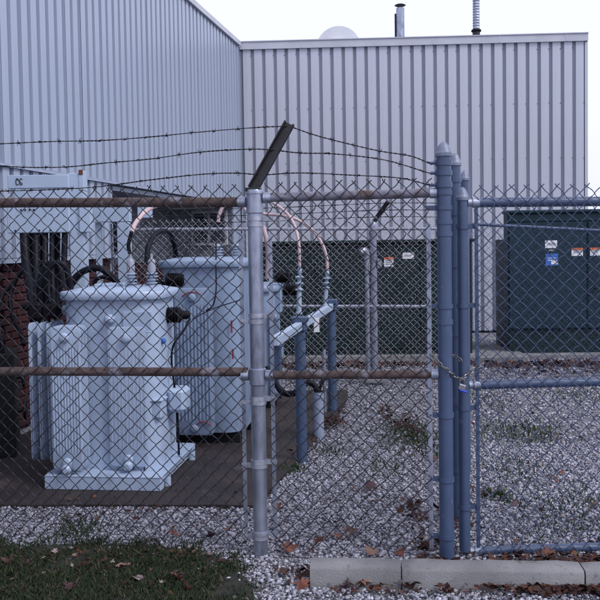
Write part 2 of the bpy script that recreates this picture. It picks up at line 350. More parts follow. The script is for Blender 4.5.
# left wall: upper panels over the seam, lower panels in front of the recess only; laid towards the corner
lr = -ld; wall_len = 12.6; Lstart = C0+ld*wall_len
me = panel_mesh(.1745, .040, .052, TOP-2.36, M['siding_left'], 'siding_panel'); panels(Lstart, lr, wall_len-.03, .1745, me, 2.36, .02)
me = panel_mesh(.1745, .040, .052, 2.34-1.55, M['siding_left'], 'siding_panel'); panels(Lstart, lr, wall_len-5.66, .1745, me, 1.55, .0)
RS = C0+ld*5.62; RE = C0+ld*.45                     # recess between these two points of the left wall
ln = np.array((lr[1], -lr[0]))                      # outward normal of the left wall
def wq(p, n_, d): return tuple(np.array(p)+n_*d)
# backing walls
def slab(p, q, z0, z1, n_, d0, d1, name, m, par=None):
    P = [wq(p, n_, d0), wq(q, n_, d0), wq(q, n_, d1), wq(p, n_, d1)]
    return MB().prism(P, z0, z1).build(name, m, par or bld, 0)
bn = np.array((bd[1], -bd[0]))
E1 = C0+bd*BL
slab(C0-bd*.5, E1, 0, TOP-.02, bn, -.10, -.34, 'wall', M['core'])
slab(Lstart, C0, 2.345, TOP-.02, ln, -.09, -.30, 'wall', M['core'])
slab(Lstart, RS, 1.50, 2.33, ln, -.09, -.30, 'wall', M['core'])
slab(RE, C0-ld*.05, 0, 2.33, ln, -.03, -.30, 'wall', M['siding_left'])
# right end wall and roof
far = E1+np.array((-bd[1], bd[0]))*14
slab(E1-bn*.09, far, 0, TOP-.02, bd, .02, -.25, 'end_wall', M['siding'])
farL = np.array(Lstart)-ln*12
MB().prism([tuple(C0-bn*.25-ln*.25), tuple(E1-bd*.2-bn*.25), tuple(far-bd*.2), tuple(farL+np.array((0, 14))), tuple(farL), tuple(Lstart-ln*.25)], TOP-.25, TOP-.12).build('roof', M['roof'], bld, 0)
# coping along both roof edges
slab(C0+bd*.02, E1+bd*.03, TOP-.10, TOP+.025, bn, .035, -.32, 'coping', M['coping'])
slab(C0+bd*.02, E1+bd*.033, TOP+.028, TOP+.045, bn, .05, -.32, 'coping', M['coping'])
slab(Lstart, C0+ld*.06, TOP-.05, TOP+.03, ln, .06, -.32, 'coping', M['coping'])
slab(C0+ld*.02, C0-ld*.0+bd*.07, .03, TOP-.11, bn, -.05, -.09, 'corner_trim', M['siding_left'])
for i in range(5):                                   # coping joints
    p = C0+bd*(1.1+i*1.15); slab(p, p+bd*.03, TOP-.098, TOP+.027, bn, .038, .02, 'coping_joint', M['coping'])
slab(E1-bd*.02, E1+bd*.03, .03, TOP-.11, bn, .006, -.05, 'corner_trim', M['siding'])
# brick base under the left siding: real bricks
BW, BH = .203, .0667
bm_ = MB().box((0, 0, 0), (BW-.010, .09, BH-.010), 0, .004).mesh('brick', M['brick'], smooth=0)
slab(Lstart, RS, 0, 1.50, ln, -.155, -.30, 'mortar_bed', M['mortar'])
ang = math.atan2(lr[1], lr[0]); bs = Lstart+lr*4.5; nb = 0
for row in range(22):
    for i in range(13):
        u = i*BW+(BW/2 if row % 2 else 0)
        if u > wall_len-5.62-4.5-.1: continue
        p = bs+lr*(u+BW/2)+ln*(-.105+random.uniform(-.003, .003))
        link('brick', bm_, bld, (p[0]-C0[0], p[1]-C0[1], .03+row*BH+BH/2), (0, 0, ang)); nb += 1
slab(Lstart, RS, 1.505, 1.545, ln, .010, -.16, 'siding_flashing', M['siding_left'])
slab(Lstart, C0+ld*.06, 2.333, 2.357, ln, .026, -.05, 'seam_flashing', M['siding_left'])
# recess: soffit boards, inner wall, end wall with window, louvre
inn = 1.2
for i in range(7):
    slab(RS+lr*.01, RE-lr*.01, 2.27, 2.322, ln, -.05-i*.17, -.05-i*.17-.155, 'soffit_board', M['siding_left'])
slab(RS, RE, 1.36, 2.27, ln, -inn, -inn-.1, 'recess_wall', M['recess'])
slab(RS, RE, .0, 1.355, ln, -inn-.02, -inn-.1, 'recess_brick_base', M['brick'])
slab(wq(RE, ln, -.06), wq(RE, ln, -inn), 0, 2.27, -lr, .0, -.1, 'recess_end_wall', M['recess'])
slab(wq(RS, ln, -.05), wq(RS, ln, -inn), 0, 2.27, lr, -.01, -.1, 'recess_near_wall', M['siding_left'])
q = RE+ld*1.9; lv = slab(q, q+ld*1.25, 1.45, 2.24, ln, -inn+.05, -inn-.005, 'louvre', M['seam'])
for i in range(8): slab(q+ld*.04, q+ld*1.21, 1.50+i*.09, 1.53+i*.09, ln, -inn+.075, -inn+.04, 'louvre_slat', M['green'], lv)
wa, wb = np.array(wq(RE, ln, -.14)), np.array(wq(RE, ln, -.78)); wd_ = (wb-wa)
wi = slab(wa, wb, 1.62, 2.22, -lr, .05, .0, 'window', M['coping'])
for i in range(2):
    a, b = wa+wd_*(.06+i*.48), wa+wd_*(.46+i*.48)
    slab(a, b, 1.67, 2.17, -lr, .058, .045, 'pane', M['glass'], wi)

# things on the roof
RB = TOP-.12
t = thing('roof_dish', 'white rounded dish rising behind the roof edge, left of the vent pipe', 'dish', (.81, 16.4, RB-.04), rz=R(-8))
q = MB(); rs = [[(rr*math.cos(k*PI/14), -dd, .30+rr*math.sin(k*PI/14)) for k in range(28)] for rr, dd in ((.43, .10), (.435, .085), (.425, .07), (.40, .06), (.30, .015), (.16, -.02), (.03, -.03), (.03, -.01), (.16, .0), (.30, .035), (.41, .085))]
q.rings(rs[::-1]); q.build('reflector', M['dish'], t)
MB().tube([(0, .06, 0), (0, .06, .4)], .03).tube([(-.25, .3, .0), (0, .08, .35)], .015).tube([(.25, .3, .0), (0, .08, .35)], .015).build('mast', M['galv'], t)
t = thing('vent_pipe', 'short galvanised roof vent pipe with a dark flat cap', 'vent pipe', (1.94, 16.0, RB))
MB().tube([(0, 0, 0), (0, 0, .92)], .078, 14).tube([(0, 0, .0), (0, 0, .05)], .11, 14).build('pipe', M['galv'], t)
MB().tube([(-.09, 0, .15), (-.09, 0, .82)], .016, 8).build('drain_strap', M['dark_arm'], t)
MB().lathe([(.02, .96), (.10, .965), (.105, .975), (.06, .995), (.01, 1.0)], n=14).tube([(.04, 0, .91), (.04, 0, .965)], .006, 6).tube([(-.04, .02, .91), (-.04, .02, .965)], .006, 6).build('cap', M['dark_arm'], t)
t = thing('exhaust_stack', 'tall corrugated exhaust stack on the roof with a black collar', 'exhaust stack', (3.33, 15.9, RB))
pr = [(.066, .0), (.066, .70)]
MB().lathe([(.062, 0), (.062, .35), (.07, .36), (.07, .45)], n=14).build('lower_pipe', M['dark_arm'], t)
MB().lathe([(.085, .44), (.095, .455), (.085, .48)], n=14).build('collar', M['black'], t)
MB().lathe([(.058+(.008 if i % 2 else 0), .48+i*.025) for i in range(60)], n=14).build('corrugated_pipe', M['galv'], t, 20)

# ---------------------------------------------------------------- chain link fences
def chain_link(O, D, width, zb, zt, pitch, r, sides=4, knuckle=True, sag=None, jit=.0022):
    """woven zigzag wires of a chain link fabric, as one mesh; pitch = width of a diamond"""
    O = np.array((O[0], O[1])); D = np.array(D)/np.linalg.norm(D); Nn = np.array((D[1], -D[0])); h = pitch/2
    nk = int(round((zt-zb)/h)); mb = []; V = []; F = []; base = 0
    for i in range(int(width/h)+1):
        pts = []
        for k in range(nk+1):
            side = 1 if (k+i) % 2 else -1
            u = i*h+side*h*.52+rng.normal(0, jit); z = zb+k*h+rng.normal(0, jit)
            if sag: z += sag(u)
            pts.append((u, side*.3*r, z))
            if k < nk:
                u2 = i*h+rng.normal(0, jit); s2 = 1.25*r if (k+i) % 2 else -1.25*r
                pts.append((u2, s2, z+h/2))
        if knuckle:
            sd = 1 if (nk+i) % 2 else -1
            pts.append((i*h+sd*h*.78+rng.normal(0, .003), rng.normal(0, .003), pts[-1][2]+h*.32)); 
        A_ = np.array([(O[0]+D[0]*u+Nn[0]*n_, O[1]+D[1]*u+Nn[1]*n_, z) for u, n_, z in pts])
        T = np.gradient(A_, axis=0); T /= np.linalg.norm(T, axis=1)[:, None]
        wv_ = .005*np.sin(A_[:, 2]*6+i*.23)+.004*np.sin(A_[:, 2]*2.3-i*.11); A_[:, :2] += wv_[:, None]*Nn[None]; a = np.array((Nn[0], Nn[1], 0.)); b = np.cross(T, a); b /= np.linalg.norm(b, axis=1)[:, None]
        an = np.arange(sides)*2*PI/sides
        ring = A_[:, None]+r*(np.cos(an)[None, :, None]*a[None, None]+np.sin(an)[None, :, None]*b[:, None])
        m = len(A_); V.append(ring.reshape(-1, 3))
        ii, kk = np.meshgrid(np.arange(m-1), np.arange(sides), indexing='ij')
        F.append(np.stack([ii*sides+kk, ii*sides+(kk+1) % sides, (ii+1)*sides+(kk+1) % sides, (ii+1)*sides+kk], -1).reshape(-1, 4)+base)
        base += m*sides
    return np.concatenate(V), np.concatenate(F)
def fabric(parent, m, *a, **k):
    V, F = chain_link(*a, **k); V = V-np.array(parent['_o'])
    me = npmesh('chain_link_mesh', V, F, m, 4); me.polygons.foreach_set('use_smooth', [True]*len(me.polygons))
    return struct(link('chain_link_mesh', me, parent), 'stuff')
def P3(p, u, z, D, n_=0): return (p[0]+D[0]*u+D[1]*n_, p[1]+D[1]*u-D[0]*n_, z)       # n_ positive = towards the viewer's side
def band(par, m, c, D, r, z, reach, h=.022):
    mb = MB()
    """tension band round a post, with ears and a bolt reaching along D"""
    s = 1 if reach > 0 else -1
    mb.lathe([(r, z-h/2), (r+.005, z-h/2), (r+.005, z+h/2), (r, z+h/2)], (c[0], c[1], 0), 16)
    a = math.atan2(D[1], D[0]); L = abs(reach)
    for o in (.007, -.007):
        p = P3(c, s*(r+L/2), z, D, o); mb.box(p, (L, .004, h), a)
    p0, p1 = P3(c, s*(r+L*.72), z, D, .017), P3(c, s*(r+L*.72), z, D, -.017); mb.tube([p0, p1], .006, 6)
    return mb.build('tension_band', m, par)
def pipe(pts, r, n=14): return MB().tube(pts, r, n)
A = np.array((-.229, 4.426)); B = np.array((.730, 4.288)); D = (B-A)/np.linalg.norm(B-A)
FR = thing('chain_link_fence', 'weathered galvanised chain link fence across the foreground with barbed wire and rusty rails', 'fence', (A[0], A[1], 0), world=True)
AF = (-.229, 4.426)
# corner post
MB().lathe([(.0375, -.1), (.0375, .62), (.0385, .625), (.0385, 1.86)], (A[0], A[1], 0), 20).build('corner_post', M['galv'], FR)
q = MB().lathe([(.0400, 1.80), (.043, 1.81), (.043, 1.90), (.046, 1.902), (.047, 1.918), (.044, 1.924), (.02, 1.926)], (A[0], A[1], 0), 20)
q.build('post_cap', M['galv'], FR)
for z in (1.775, 1.27, .835, .50, .12):
    band(FR, M['galv_bright'], A, D, .0385, z, .055); band(FR, M['galv_bright'], A, D, .0385, z-.03 if z > 1 else z-.02, -.055)
for z in (1.845, .95): MB().lathe([(.0392, z-.045), (.045, z-.04), (.045, z+.04), (.0392, z+.045)], (A[0], A[1], 0), 18).build('rail_collar', M['galv'], FR)
for s in (-1, 1):
    p = P3(A, s*.078, 0, D); MB().box((p[0], p[1], .90), (.020, .006, 1.60), math.atan2(D[1], D[0])).build('tension_bar', M['galv'], FR)
# barbed wire arm on the corner post
a0, a1 = Vector((A[0]-.005, A[1], 1.925)), Vector((-0.040, 4.500, 2.270))
ax = (a1-a0).normalized(); sd = Vector((D[0], D[1], 0)).cross(ax).normalized(); wv = ax.cross(sd).normalized()
q = MB()
def bar(mb, p0, p1, w, hgt, t):                     # inverted channel section
    for off, dd in ((wv*0, (w, t)), (wv*(w/2), (t, hgt)), (-wv*(w/2), (t, hgt))):
        c = [p+off for p in (p0, p1)]; rs = []
        for p in c:
            rs.append([tuple(p+wv*x_*dd[0]/2+sd*(y_*dd[1]/2+(hgt/2 if dd[0] == t else 0))) for x_, y_ in ((1, 1), (-1, 1), (-1, -1), (1, -1))])
        mb.rings(rs)
bar(q, a0, a1, .050, .028, .006); q.build('barbed_wire_arm', M['dark_arm'], FR, 0)
MB().box(tuple(a0+Vector((0, 0, .0))), (.075, .07, .02), math.atan2(D[1], D[0]), .003).build('arm_base', M['dark_arm'], FR)
# rails
def rail(par, p0, p1, r, m, name='rail'):
    n = 14; P0, P1 = Vector(p0), Vector(p1)
    pts = [P0.lerp(P1, i/n)+Vector((0, 0, random.uniform(-.0012, .0012))) for i in range(n+1)]
    return MB().tube(pts, [r*random.uniform(.985, 1.02) for _ in pts], 14).build(name, m, par)
LU = -1.95
rail(FR, P3(A, LU, (-1.643, 4.690, 1.890)[2]+.008, D), P3(A, -.052, 1.862, D), .0262, M['rusty'], 'top_rail')
rail(FR, P3(A, LU, (-1.672, 4.690, 0.964)[2]+.002, D), P3(A, -.055, (-0.324, 4.450, 0.974)[2], D), .0235, M['rusty'], 'middle_rail')
rail(FR, P3(A, .07, 1.882, D), P3(B, -.03, 1.886, D), .0235, M['rusty2'], 'top_rail')
rail(FR, P3(A, .06, .957, D), P3(B, -.03, .967, D), .0215, M['rusty'], 'middle_rail')
for u, z in ((-.075, 1.862), (.075, 1.882), (-.075, .957), (.072, .957)):
    e_ = 1 if u > 0 else -1
    MB().tube([P3(A, u-e_*.028, z, D), P3(A, u+e_*.012, z, D)], .0285, 14).box(P3(A, u-e_*.02, z, D, .0), (.03, .012, .03), math.atan2(D[1], D[0]), .003).build('rail_end_cup', M['galv'], FR)
for z in (1.886, .967): MB().tube([P3(B, -.07, z, D), P3(B, -.035, z, D)], .0272, 14).build('rail_end_cup', M['galv'], FR)
# fabric, two lengths, in front of the rails
PT = .0755; f0 = .030
o = P3(A, -.082-46*PT/2, 0, D, f0); fabric(FR, M['wire'], o, D, 46*PT/2, .055, .055+PT/2*50, PT, .0027)
o = P3(A, .085, 0, D, f0); fabric(FR, M['wire'], o, D, 21*PT/2, .060, .060+PT/2*50, PT, .0027)
# end post with its cap and bands
MB().lathe([(.037, -.1), (.037, 2.08)], (B[0], B[1], 0), 22).build('end_post', M['blue'], FR)
MB().lathe([(.0375, 2.066), (.0425, 2.068), (.0425, 2.084), (.0395, 2.087), (.0355, 2.103), (.027, 2.121), (.013, 2.137), (.003, 2.142)], (B[0], B[1], 0), 22).build('post_cap', M['cap'], FR)
for z in (2.035, 1.985, 1.925): MB().lathe([(.0373, z-.013), (.043, z-.013), (.043, z+.013), (.0373, z+.013)], (B[0], B[1], 0), 20).tube([P3(B, -.036, z, D, .01), P3(B, -.068, z, D, .01)], .008, 8).build('wire_clip', M['blue'], FR)
for z in (1.812, 1.315, .76, .43, .135): band(FR, M['blue'], B, D, .0373, z, -.052)
for z in (1.886, 1.74, 1.68, 1.235): MB().lathe([(.0373, z-.012), (.0415, z-.012), (.0415, z+.012), (.0373, z+.012)], (B[0], B[1], 0), 20).build('post_collar', M['blue'], FR)
p = P3(B, -.078, 0, D, .01); MB().box((p[0], p[1], .90), (.022, .006, 1.66), math.atan2(D[1], D[0])).build('tension_bar', M['galv'], FR)
# barbed wires: twisted pair with barbs
def barbed(pts, par, r=.0022, every=.125, m='dark_arm'):
    P = spline(pts, 12); q = MB(); L = 0; n2 = 5
    for ph in (0, PI):
        pp = []; acc = 0; last = None
        for p in P:
            if last is not None: acc += (p-last).length
            last = p; aa = acc*2*PI/.05+ph; pp.append(p+Vector((0, math.cos(aa), math.sin(aa)))*r*.9)
        q.tube(pp, r, 4, cap=False)
    acc = 0
    for i in range(1, len(P)):
        acc += (P[i]-P[i-1]).length
        if acc > every:
            acc -= every*random.uniform(.85, 1.15); c = P[i]; dr = (P[i]-P[i-1]).normalized(); s1 = dr.orthogonal().normalized()
            s1 = Matrix.Rotation(random.uniform(0, 6.28), 3, dr) @ s1
            for k, of in ((1, -.004), (-1, .004)):
                v = (s1*k+dr*random.uniform(-.7, .7)).normalized()*.016; q.tube([c+dr*of-v, c+dr*of+v], .0016, 3)
            v2 = dr.cross(s1); q.tube([c+dr*.008-v2*.004, c-dr*.008+s1*.004, c-dr*.008+v2*.004], .0034, 4)
    return q.build('barbed_wire', M[m], par)
def armpt(t): return tuple(a0.lerp(a1, t)+wv*.0)
w1, w2, w3 = armpt(.97), armpt(.60), armpt(.22)
for w, path in ((w1, [(0.090, 4.440, 2.203), (0.243, 4.400, 2.155), (0.418, 4.360, 2.107), (0.566, 4.320, 2.076)]), (w2, [(0.010, 4.440, 2.112), (0.190, 4.400, 2.100), (0.442, 4.350, 2.060)]), (w3, [(0.009, 4.420, 2.007), (0.265, 4.380, 1.989), (0.515, 4.330, 1.966)])):
    e = {id(w1): 2.035, id(w2): 1.985, id(w3): 1.925}[id(w)]; barbed([w]+path+[P3(B, -.07, e, D, .01)], FR)
for w, path in ((w1, [(-0.222, 4.450, 2.248), (-0.514, 4.500, 2.236), (-0.788, 4.560, 2.222), (-1.064, 4.600, 2.212), (-1.350, 4.660, 2.218), (-1.719, 4.700, 2.212)]),
                (w2, [(-0.249, 4.440, 2.136), (-0.516, 4.500, 2.131), (-0.790, 4.560, 2.105), (-1.040, 4.600, 2.091), (-1.269, 4.650, 2.078), (-1.531, 4.700, 2.086), (-1.730, 4.720, 2.108)]),
                (w3, [(-0.330, 4.450, 2.014), (-0.518, 4.500, 2.014), (-0.791, 4.550, 1.993), (-1.097, 4.600, 1.963), (-1.412, 4.660, 1.956), (-1.727, 4.700, 1.955)])):
    barbed([w]+path, FR)

# side fence running back from the end post, seen almost edge on
E = np.array((.905, 4.93)); E3 = np.array((1.16, 5.96)); E4 = np.array((1.86, 9.60)); DS = (E4-B)/np.linalg.norm(E4-B)
SF = thing('chain_link_fence', 'blue grey chain link fence running back from the gate, seen almost edge on', 'fence', (E[0], E[1], 0), world=True)
for c, r, zt in ((E, .032, 2.149), (E3, .030, 2.134)):
    MB().lathe([(r, -.1), (r, zt-.06)], (c[0], c[1], 0), 18).build('post', M['blue'], SF)
    MB().lathe([(r+.001, zt-.075), (r+.006, zt-.073), (r+.006, zt-.058), (r+.003, zt-.054), (r*.92, zt-.038), (r*.68, zt-.018), (r*.3, zt-.004), (.002, zt)], (c[0], c[1], 0), 18).build('post_cap', M['cap'], SF)
for z in (1.99, 1.80, 1.5, 1.1, .7, .3): band(SF, M['blue'], E, DS, .0325, z, .04)
pipe([P3(B, .66, 1.84, DS), P3(B, 5.38, 1.80, DS)], .020).build('top_rail', M['blue'], SF)
pipe([P3(B, .66, .95, DS), P3(B, 5.38, .92, DS)], .018).build('middle_rail', M['blue'], SF)
fabric(SF, M['gwire'], P3(B, .06, 0, DS), DS, 5.2, .05, 1.92, .075, .0024)

# back fence across the rear of the yard
Q0, Q1 = np.array((-2.02, 9.86)), np.array((1.86, 9.61)); DB = (Q1-Q0)/np.linalg.norm(Q1-Q0); QL = np.linalg.norm(Q1-Q0)
BF = thing('chain_link_fence', 'bright galvanised chain link fence at the back, in front of the green cabinets', 'fence', (Q0[0], Q0[1], 0), world=True)
rail(BF, P3(Q0, .02, 1.828, DB), P3(Q0, QL, 1.772, DB), .019, M['galv_bright'], 'top_rail')
rail(BF, P3(Q0, .02, .94, DB), P3(Q0, QL, .89, DB), .018, M['galv_bright'], 'middle_rail')
bp = np.array((.84, 9.70)); MB().lathe([(.042, -.1), (.042, 1.80), (.047, 1.80), (.047, 1.84), (.03, 1.87)], (bp[0], bp[1], 0), 18).build('post', M['galv'], BF)
MB().lathe([(.028, -.1), (.028, 1.45)], (bp[0]-.075, bp[1]-.02, 0), 12).build('conduit', M['galv'], BF)
MB().tube(spline([(bp[0]-.075, bp[1]-.02, 1.42), (bp[0]-.078, bp[1]-.03, 1.50), (bp[0]-.11, bp[1]-.06, 1.545), (bp[0]-.15, bp[1]-.08, 1.52)], 6), .036, 12).build('weatherhead', M['galv_bright'], BF)
MB().box((bp[0]+.01, bp[1], .05), (.24, .16, .04), 0, .005).build('base_plate', M['concrete'], BF)
MB().box((bp[0]+.065, bp[1]-.02, 1.39), (.05, .05, .10), 0, .006).build('junction_box', M['galv_bright'], BF)
aa, ab = Vector((bp[0], bp[1], 1.85)), Vector((1.004, 9.600, 2.084))
sd = Vector((0, 1, 0)).cross((ab-aa).normalized()).normalized()
q = MB(); wv = sd; sd = (ab-aa).normalized().cross(wv); bar(q, aa, ab, .045, .03, .006); q.build('barbed_wire_arm', M['dark_arm'], BF, 0)
for i, tt in enumerate((.3, .62, .95)):
    p = aa.lerp(ab, tt); z = p.z
    barbed([P3(Q0, .02, z-.02, DB), P3(Q0, 1.5, z-.03, DB), tuple(p), P3(Q0, QL, z-.02, DB)], BF, .003, .16)
fabric(BF, M['back_wire'], P3(Q0, .03, 0, DB, .03), DB, QL-.05, .08, .08+.0375*49, .075, .0024, sides=3)
# right hand length, painted like the gate
q1 = (1.949, 9.60); D2 = np.array((1.0, -.03)); D2 /= np.linalg.norm(D2)
rail(BF, (1.93, 9.60, 1.823), (4.9, 9.50, 1.62), .0185, M['blue'], 'top_rail')
pipe([(4.9, 9.5, -.05), (4.9, 9.5, 1.75)], .035).build('post', M['blue'], BF)
pipe([(1.89, 9.62, -.05), (1.89, 9.62, 1.9)], .032).build('post', M['blue'], BF)
fabric(BF, M['gwire'], (1.92, 9.57), D2, 2.9, .06, .06+.0375*47, .075, .0022, sides=3, sag=lambda u: -.055*u)

# ---------------------------------------------------------------- the gate
GA = np.array((.838, 4.367)); DG = np.array((.9992, .04)); agl = math.atan2(DG[1], DG[0])
GT = thing('chain_link_gate', 'blue grey painted chain link gate closed and chained beside the end post', 'gate', (GA[0], GA[1], 0), world=True)
MB().lathe([(.029, .03), (.029, 1.86)], (GA[0], GA[1], 0), 18).build('gate_upright', M['blue'], GT)
MB().lathe([(.0295, 1.848), (.034, 1.85), (.034, 1.866), (.0305, 1.87), (.027, 1.886), (.019, 1.903), (.009, 1.915), (.002, 1.918)], (GA[0], GA[1], 0), 18).build('post_cap', M['cap'], GT)
GL = 1.32
zt, zm, zb = 1.838, .897, (0.896, 4.370, 0.024)[2]
for z0, z1, nm in ((zt, zt-.006, 'top_rail'), (zm, zm+.004, 'middle_rail'), (zb, zb+.005, 'bottom_rail')):
    MB().tube([P3(GA, .055, z0, DG), P3(GA, GL, z1, DG)], .0235 if nm != 'top_rail' else .025, 16).build(nm, M['blue'], GT)
for z in (zt, zm, zb): MB().tube([P3(GA, .026, z, DG), P3(GA, .075, z, DG)], .020, 12).tube([P3(GA, .050, z, DG), P3(GA, .085, z, DG)], .0275, 14).build('rail_end_cup', M['galv'], GT)
p = P3(GA, .068, 0, DG, .012); MB().box((p[0], p[1], .94), (.018, .007, 1.78), agl).build('tension_bar', M['blue'], GT)
for z in (1.715, .78, .26, 1.31): band(GT, M['blue'], GA, DG, .0295, z, .048)
HP = P3(GA, GL+.03, 0, DG); MB().lathe([(.029, .03), (.029, 1.90)], (HP[0], HP[1], 0), 16).build('gate_upright', M['blue'], GT)
fabric(GT, M['gwire'], P3(GA, .072, 0, DG, .030), DG, GL-.1, .015, .015+.0775/2*49, .0775, .0027)
t = thing('gate_post', 'tall blue grey post that carries the hinges of the gate', 'post', (HP[0]+.11, HP[1], 0))
MB().lathe([(.04, -.1), (.04, 2.05), (.045, 2.05), (.03, 2.11), (.004, 2.15)], n=18).build('post', M['blue'], t)
for z in (.4, 1.5): MB().box((-.06, 0, z), (.09, .03, .05), 0, .004).build('hinge', M['galv'], t)

# chain and padlock between the end post and the gate
CH = thing('lock_chain', 'steel chain looped between the end post and the gate', 'chain', (0.725, 4.240, 1.017), world=True)
def chain(path, par, ln_=.030):
    P = spline(path, 10); dd = [0]
    for i in range(1, len(P)): dd.append(dd[-1]+(P[i]-P[i-1]).length)
    n_ = int(dd[-1]/(ln_*.78)); t_ = 0
    q = MB(); pts = []
    for k in range(17):
        a = 2*PI*k/16; pts.append((ln_*.5*math.cos(a)*1.0, ln_*.28*math.sin(a), 0))
    q.tube(pts, .0032, 6, cap=False); lm = q.mesh('chain_link', M['steel'])
    for i in range(n_):
        s = (i+.5)*dd[-1]/n_; j = max(1, next(k for k in range(len(dd)) if dd[k] >= s)); p = P[j-1].lerp(P[j], (s-dd[j-1])/(dd[j]-dd[j-1]+1e-9)); dr = (P[j]-P[j-1]).normalized()
        qn = dr.to_track_quat('X', 'Z') @ Matrix.Rotation(PI/2*(i % 2)+.4, 4, 'X').to_quaternion()
        link('chain_link', lm, par, tuple(p-Vector(par['_o'])), qn.to_euler())
lk = (0.808, 4.280, 0.923)
chain([(0.658, 4.290, 1.077), (0.685, 4.240, 1.038), (0.729, 4.235, 0.998), (0.776, 4.270, 0.956), (0.804, 4.290, 0.937)], CH)
chain([(0.806, 4.300, 0.935), (0.847, 4.325, 0.956), (0.880, 4.335, 0.980), (0.913, 4.345, 1.004)], CH)
chain([(0.777, 4.330, 1.060), (0.799, 4.310, 1.047), (0.817, 4.300, 1.027)], CH)
PL = thing('padlock', 'small grey padlock with a blue bumper hanging on the chain', 'padlock', (0.812, 4.275, 0.906), rz=R(-12))
MB().box((0, 0, -.003), (.036, .018, .030), 0, .004, ry=R(18)).build('lock_body', M['brass'], PL)
MB().box((.006, 0, -.022), (.040, .021, .011), 0, .003, ry=R(18)).build('bumper', M['lockblue'], PL)
MB().tube(spline([(-.012, 0, .012), (-.010, 0, .032), (.0, 0, .042), (.012, 0, .032), (.012, 0, .012)], 5), .004, 8).build('shackle', M['steel'], PL)

# ---------------------------------------------------------------- transformers
def shed_profile(z0, z1, r, n_, ro):
    pr = [(r, z0)]; st = (z1-z0)/n_
    for i in range(n_):
        z = z0+i*st; pr += [(r, z+st*.25), (ro, z+st*.42), (ro, z+st*.58), (r, z+st*.85)]
    return pr+[(r, z1)]
def fin_mesh(w, z0, z1, m, th=.012, flutes=10, relief=1):
    """pressed radiator plate with rounded corners and vertical flutes on both faces (faces -y/+y)"""
    P = rrect(0, (z0+z1)/2, w/2, (z1-z0)/2, .035, 5); n_ = len(P); q = MB()
    def ring(y, s): return [(x*(1-s/(w/2)), y, (z-(z0+z1)/2)*(1-s/((z1-z0)/2))+(z0+z1)/2) for x, z in P]
    q.rings([ring(-th/2, .008), ring(-th/2+.004, 0), ring(th/2-.004, 0), ring(th/2, .008)])
    for i in range(flutes):
        x = -w/2+w*(i+.75)/(flutes+.5); r = w/(flutes+1)*.30*relief
        for s in (-1, 1):
            q.tube([(x, s*(th/2-.002), z0+.10), (x, s*(th/2-.001), z0+.14), (x, s*(th/2-.001), z1-.16), (x, s*(th/2-.002), z1-.12)], [r*.3, r, r, r*.3], 8, sq=1)
    return q.mesh('fin_plate', m)
def radiator(par, cu, w, vs, z0, z1, m, turn=0, back=None, valve=True, relief=1):
    r = bpy.data.objects.new('radiator', None); COL.objects.link(r); r.parent = par; r.location = (cu, 0, 0); r.rotation_euler.z = turn
    fm = fin_mesh(w, z0, z1, m, relief=relief)
    for v in vs: link('fin_plate', fm, r, (0, v, 0))
    for z in (z0+.055, z1-.075):
        q = MB(); q.tube([(0, min(vs)-.012, z), (0, back if back else max(vs)+.08, z)], .026, 12)
        q.lathe([(.030, min(vs)-.010), (.034, min(vs)-.022), (.026, min(vs)-.036), (.008, min(vs)-.042)], (0, 0, z), 12, 'Y')
        q.build('header_pipe', m, r)
    if valve:
        q = MB(); v0 = min(vs); q.lathe([(.03, v0-.02), (.034, v0-.045), (.02, v0-.06), (.02, v0-.075)], (0, 0, z0+.015), 12, 'Y'); q.build('drain_valve', m, r)
    return r
def bushing(par, c, h, r, m, cap=True, pale=True):
    b = MB().lathe([(r*1.25, c[2]), (r*1.3, c[2]+.012)]+shed_profile(c[2]+.014, c[2]+h, r*.72, 4, r*1.25)+[(r*.5, c[2]+h+.004)], (c[0], c[1], 0), 18).build('bushing', m, par, 50)
    if cap:
        z = c[2]+h
        MB().lathe([(r*.78, z), (r*.80, z+.02), (r*.74, z+.075), (r*.60, z+.085), (r*.25, z+.10), (r*.25, z+.13)], (c[0], c[1], 0), 16).build('terminal_cap', M['pgrey'] if pale else m, b)
    return b
def elbow(par, c, dr, L=.16):
    """dark bushing elbow sticking out sideways with ribs"""
    q = MB(); d_ = 1 if dr > 0 else -1
    pr = [(.030, 0), (.050, .012)]
    for i in range(6): pr += [(.046, .02+i*.02), (.058, .028+i*.02), (.058, .034+i*.02)]
    pr += [(.034, .15), (.03, L+.03), (.012, L+.05)]
    q.lathe([(r, z*d_) for r, z in pr], c, 14, 'X'); return q.build('side_bushing', M['black'], par, 40)
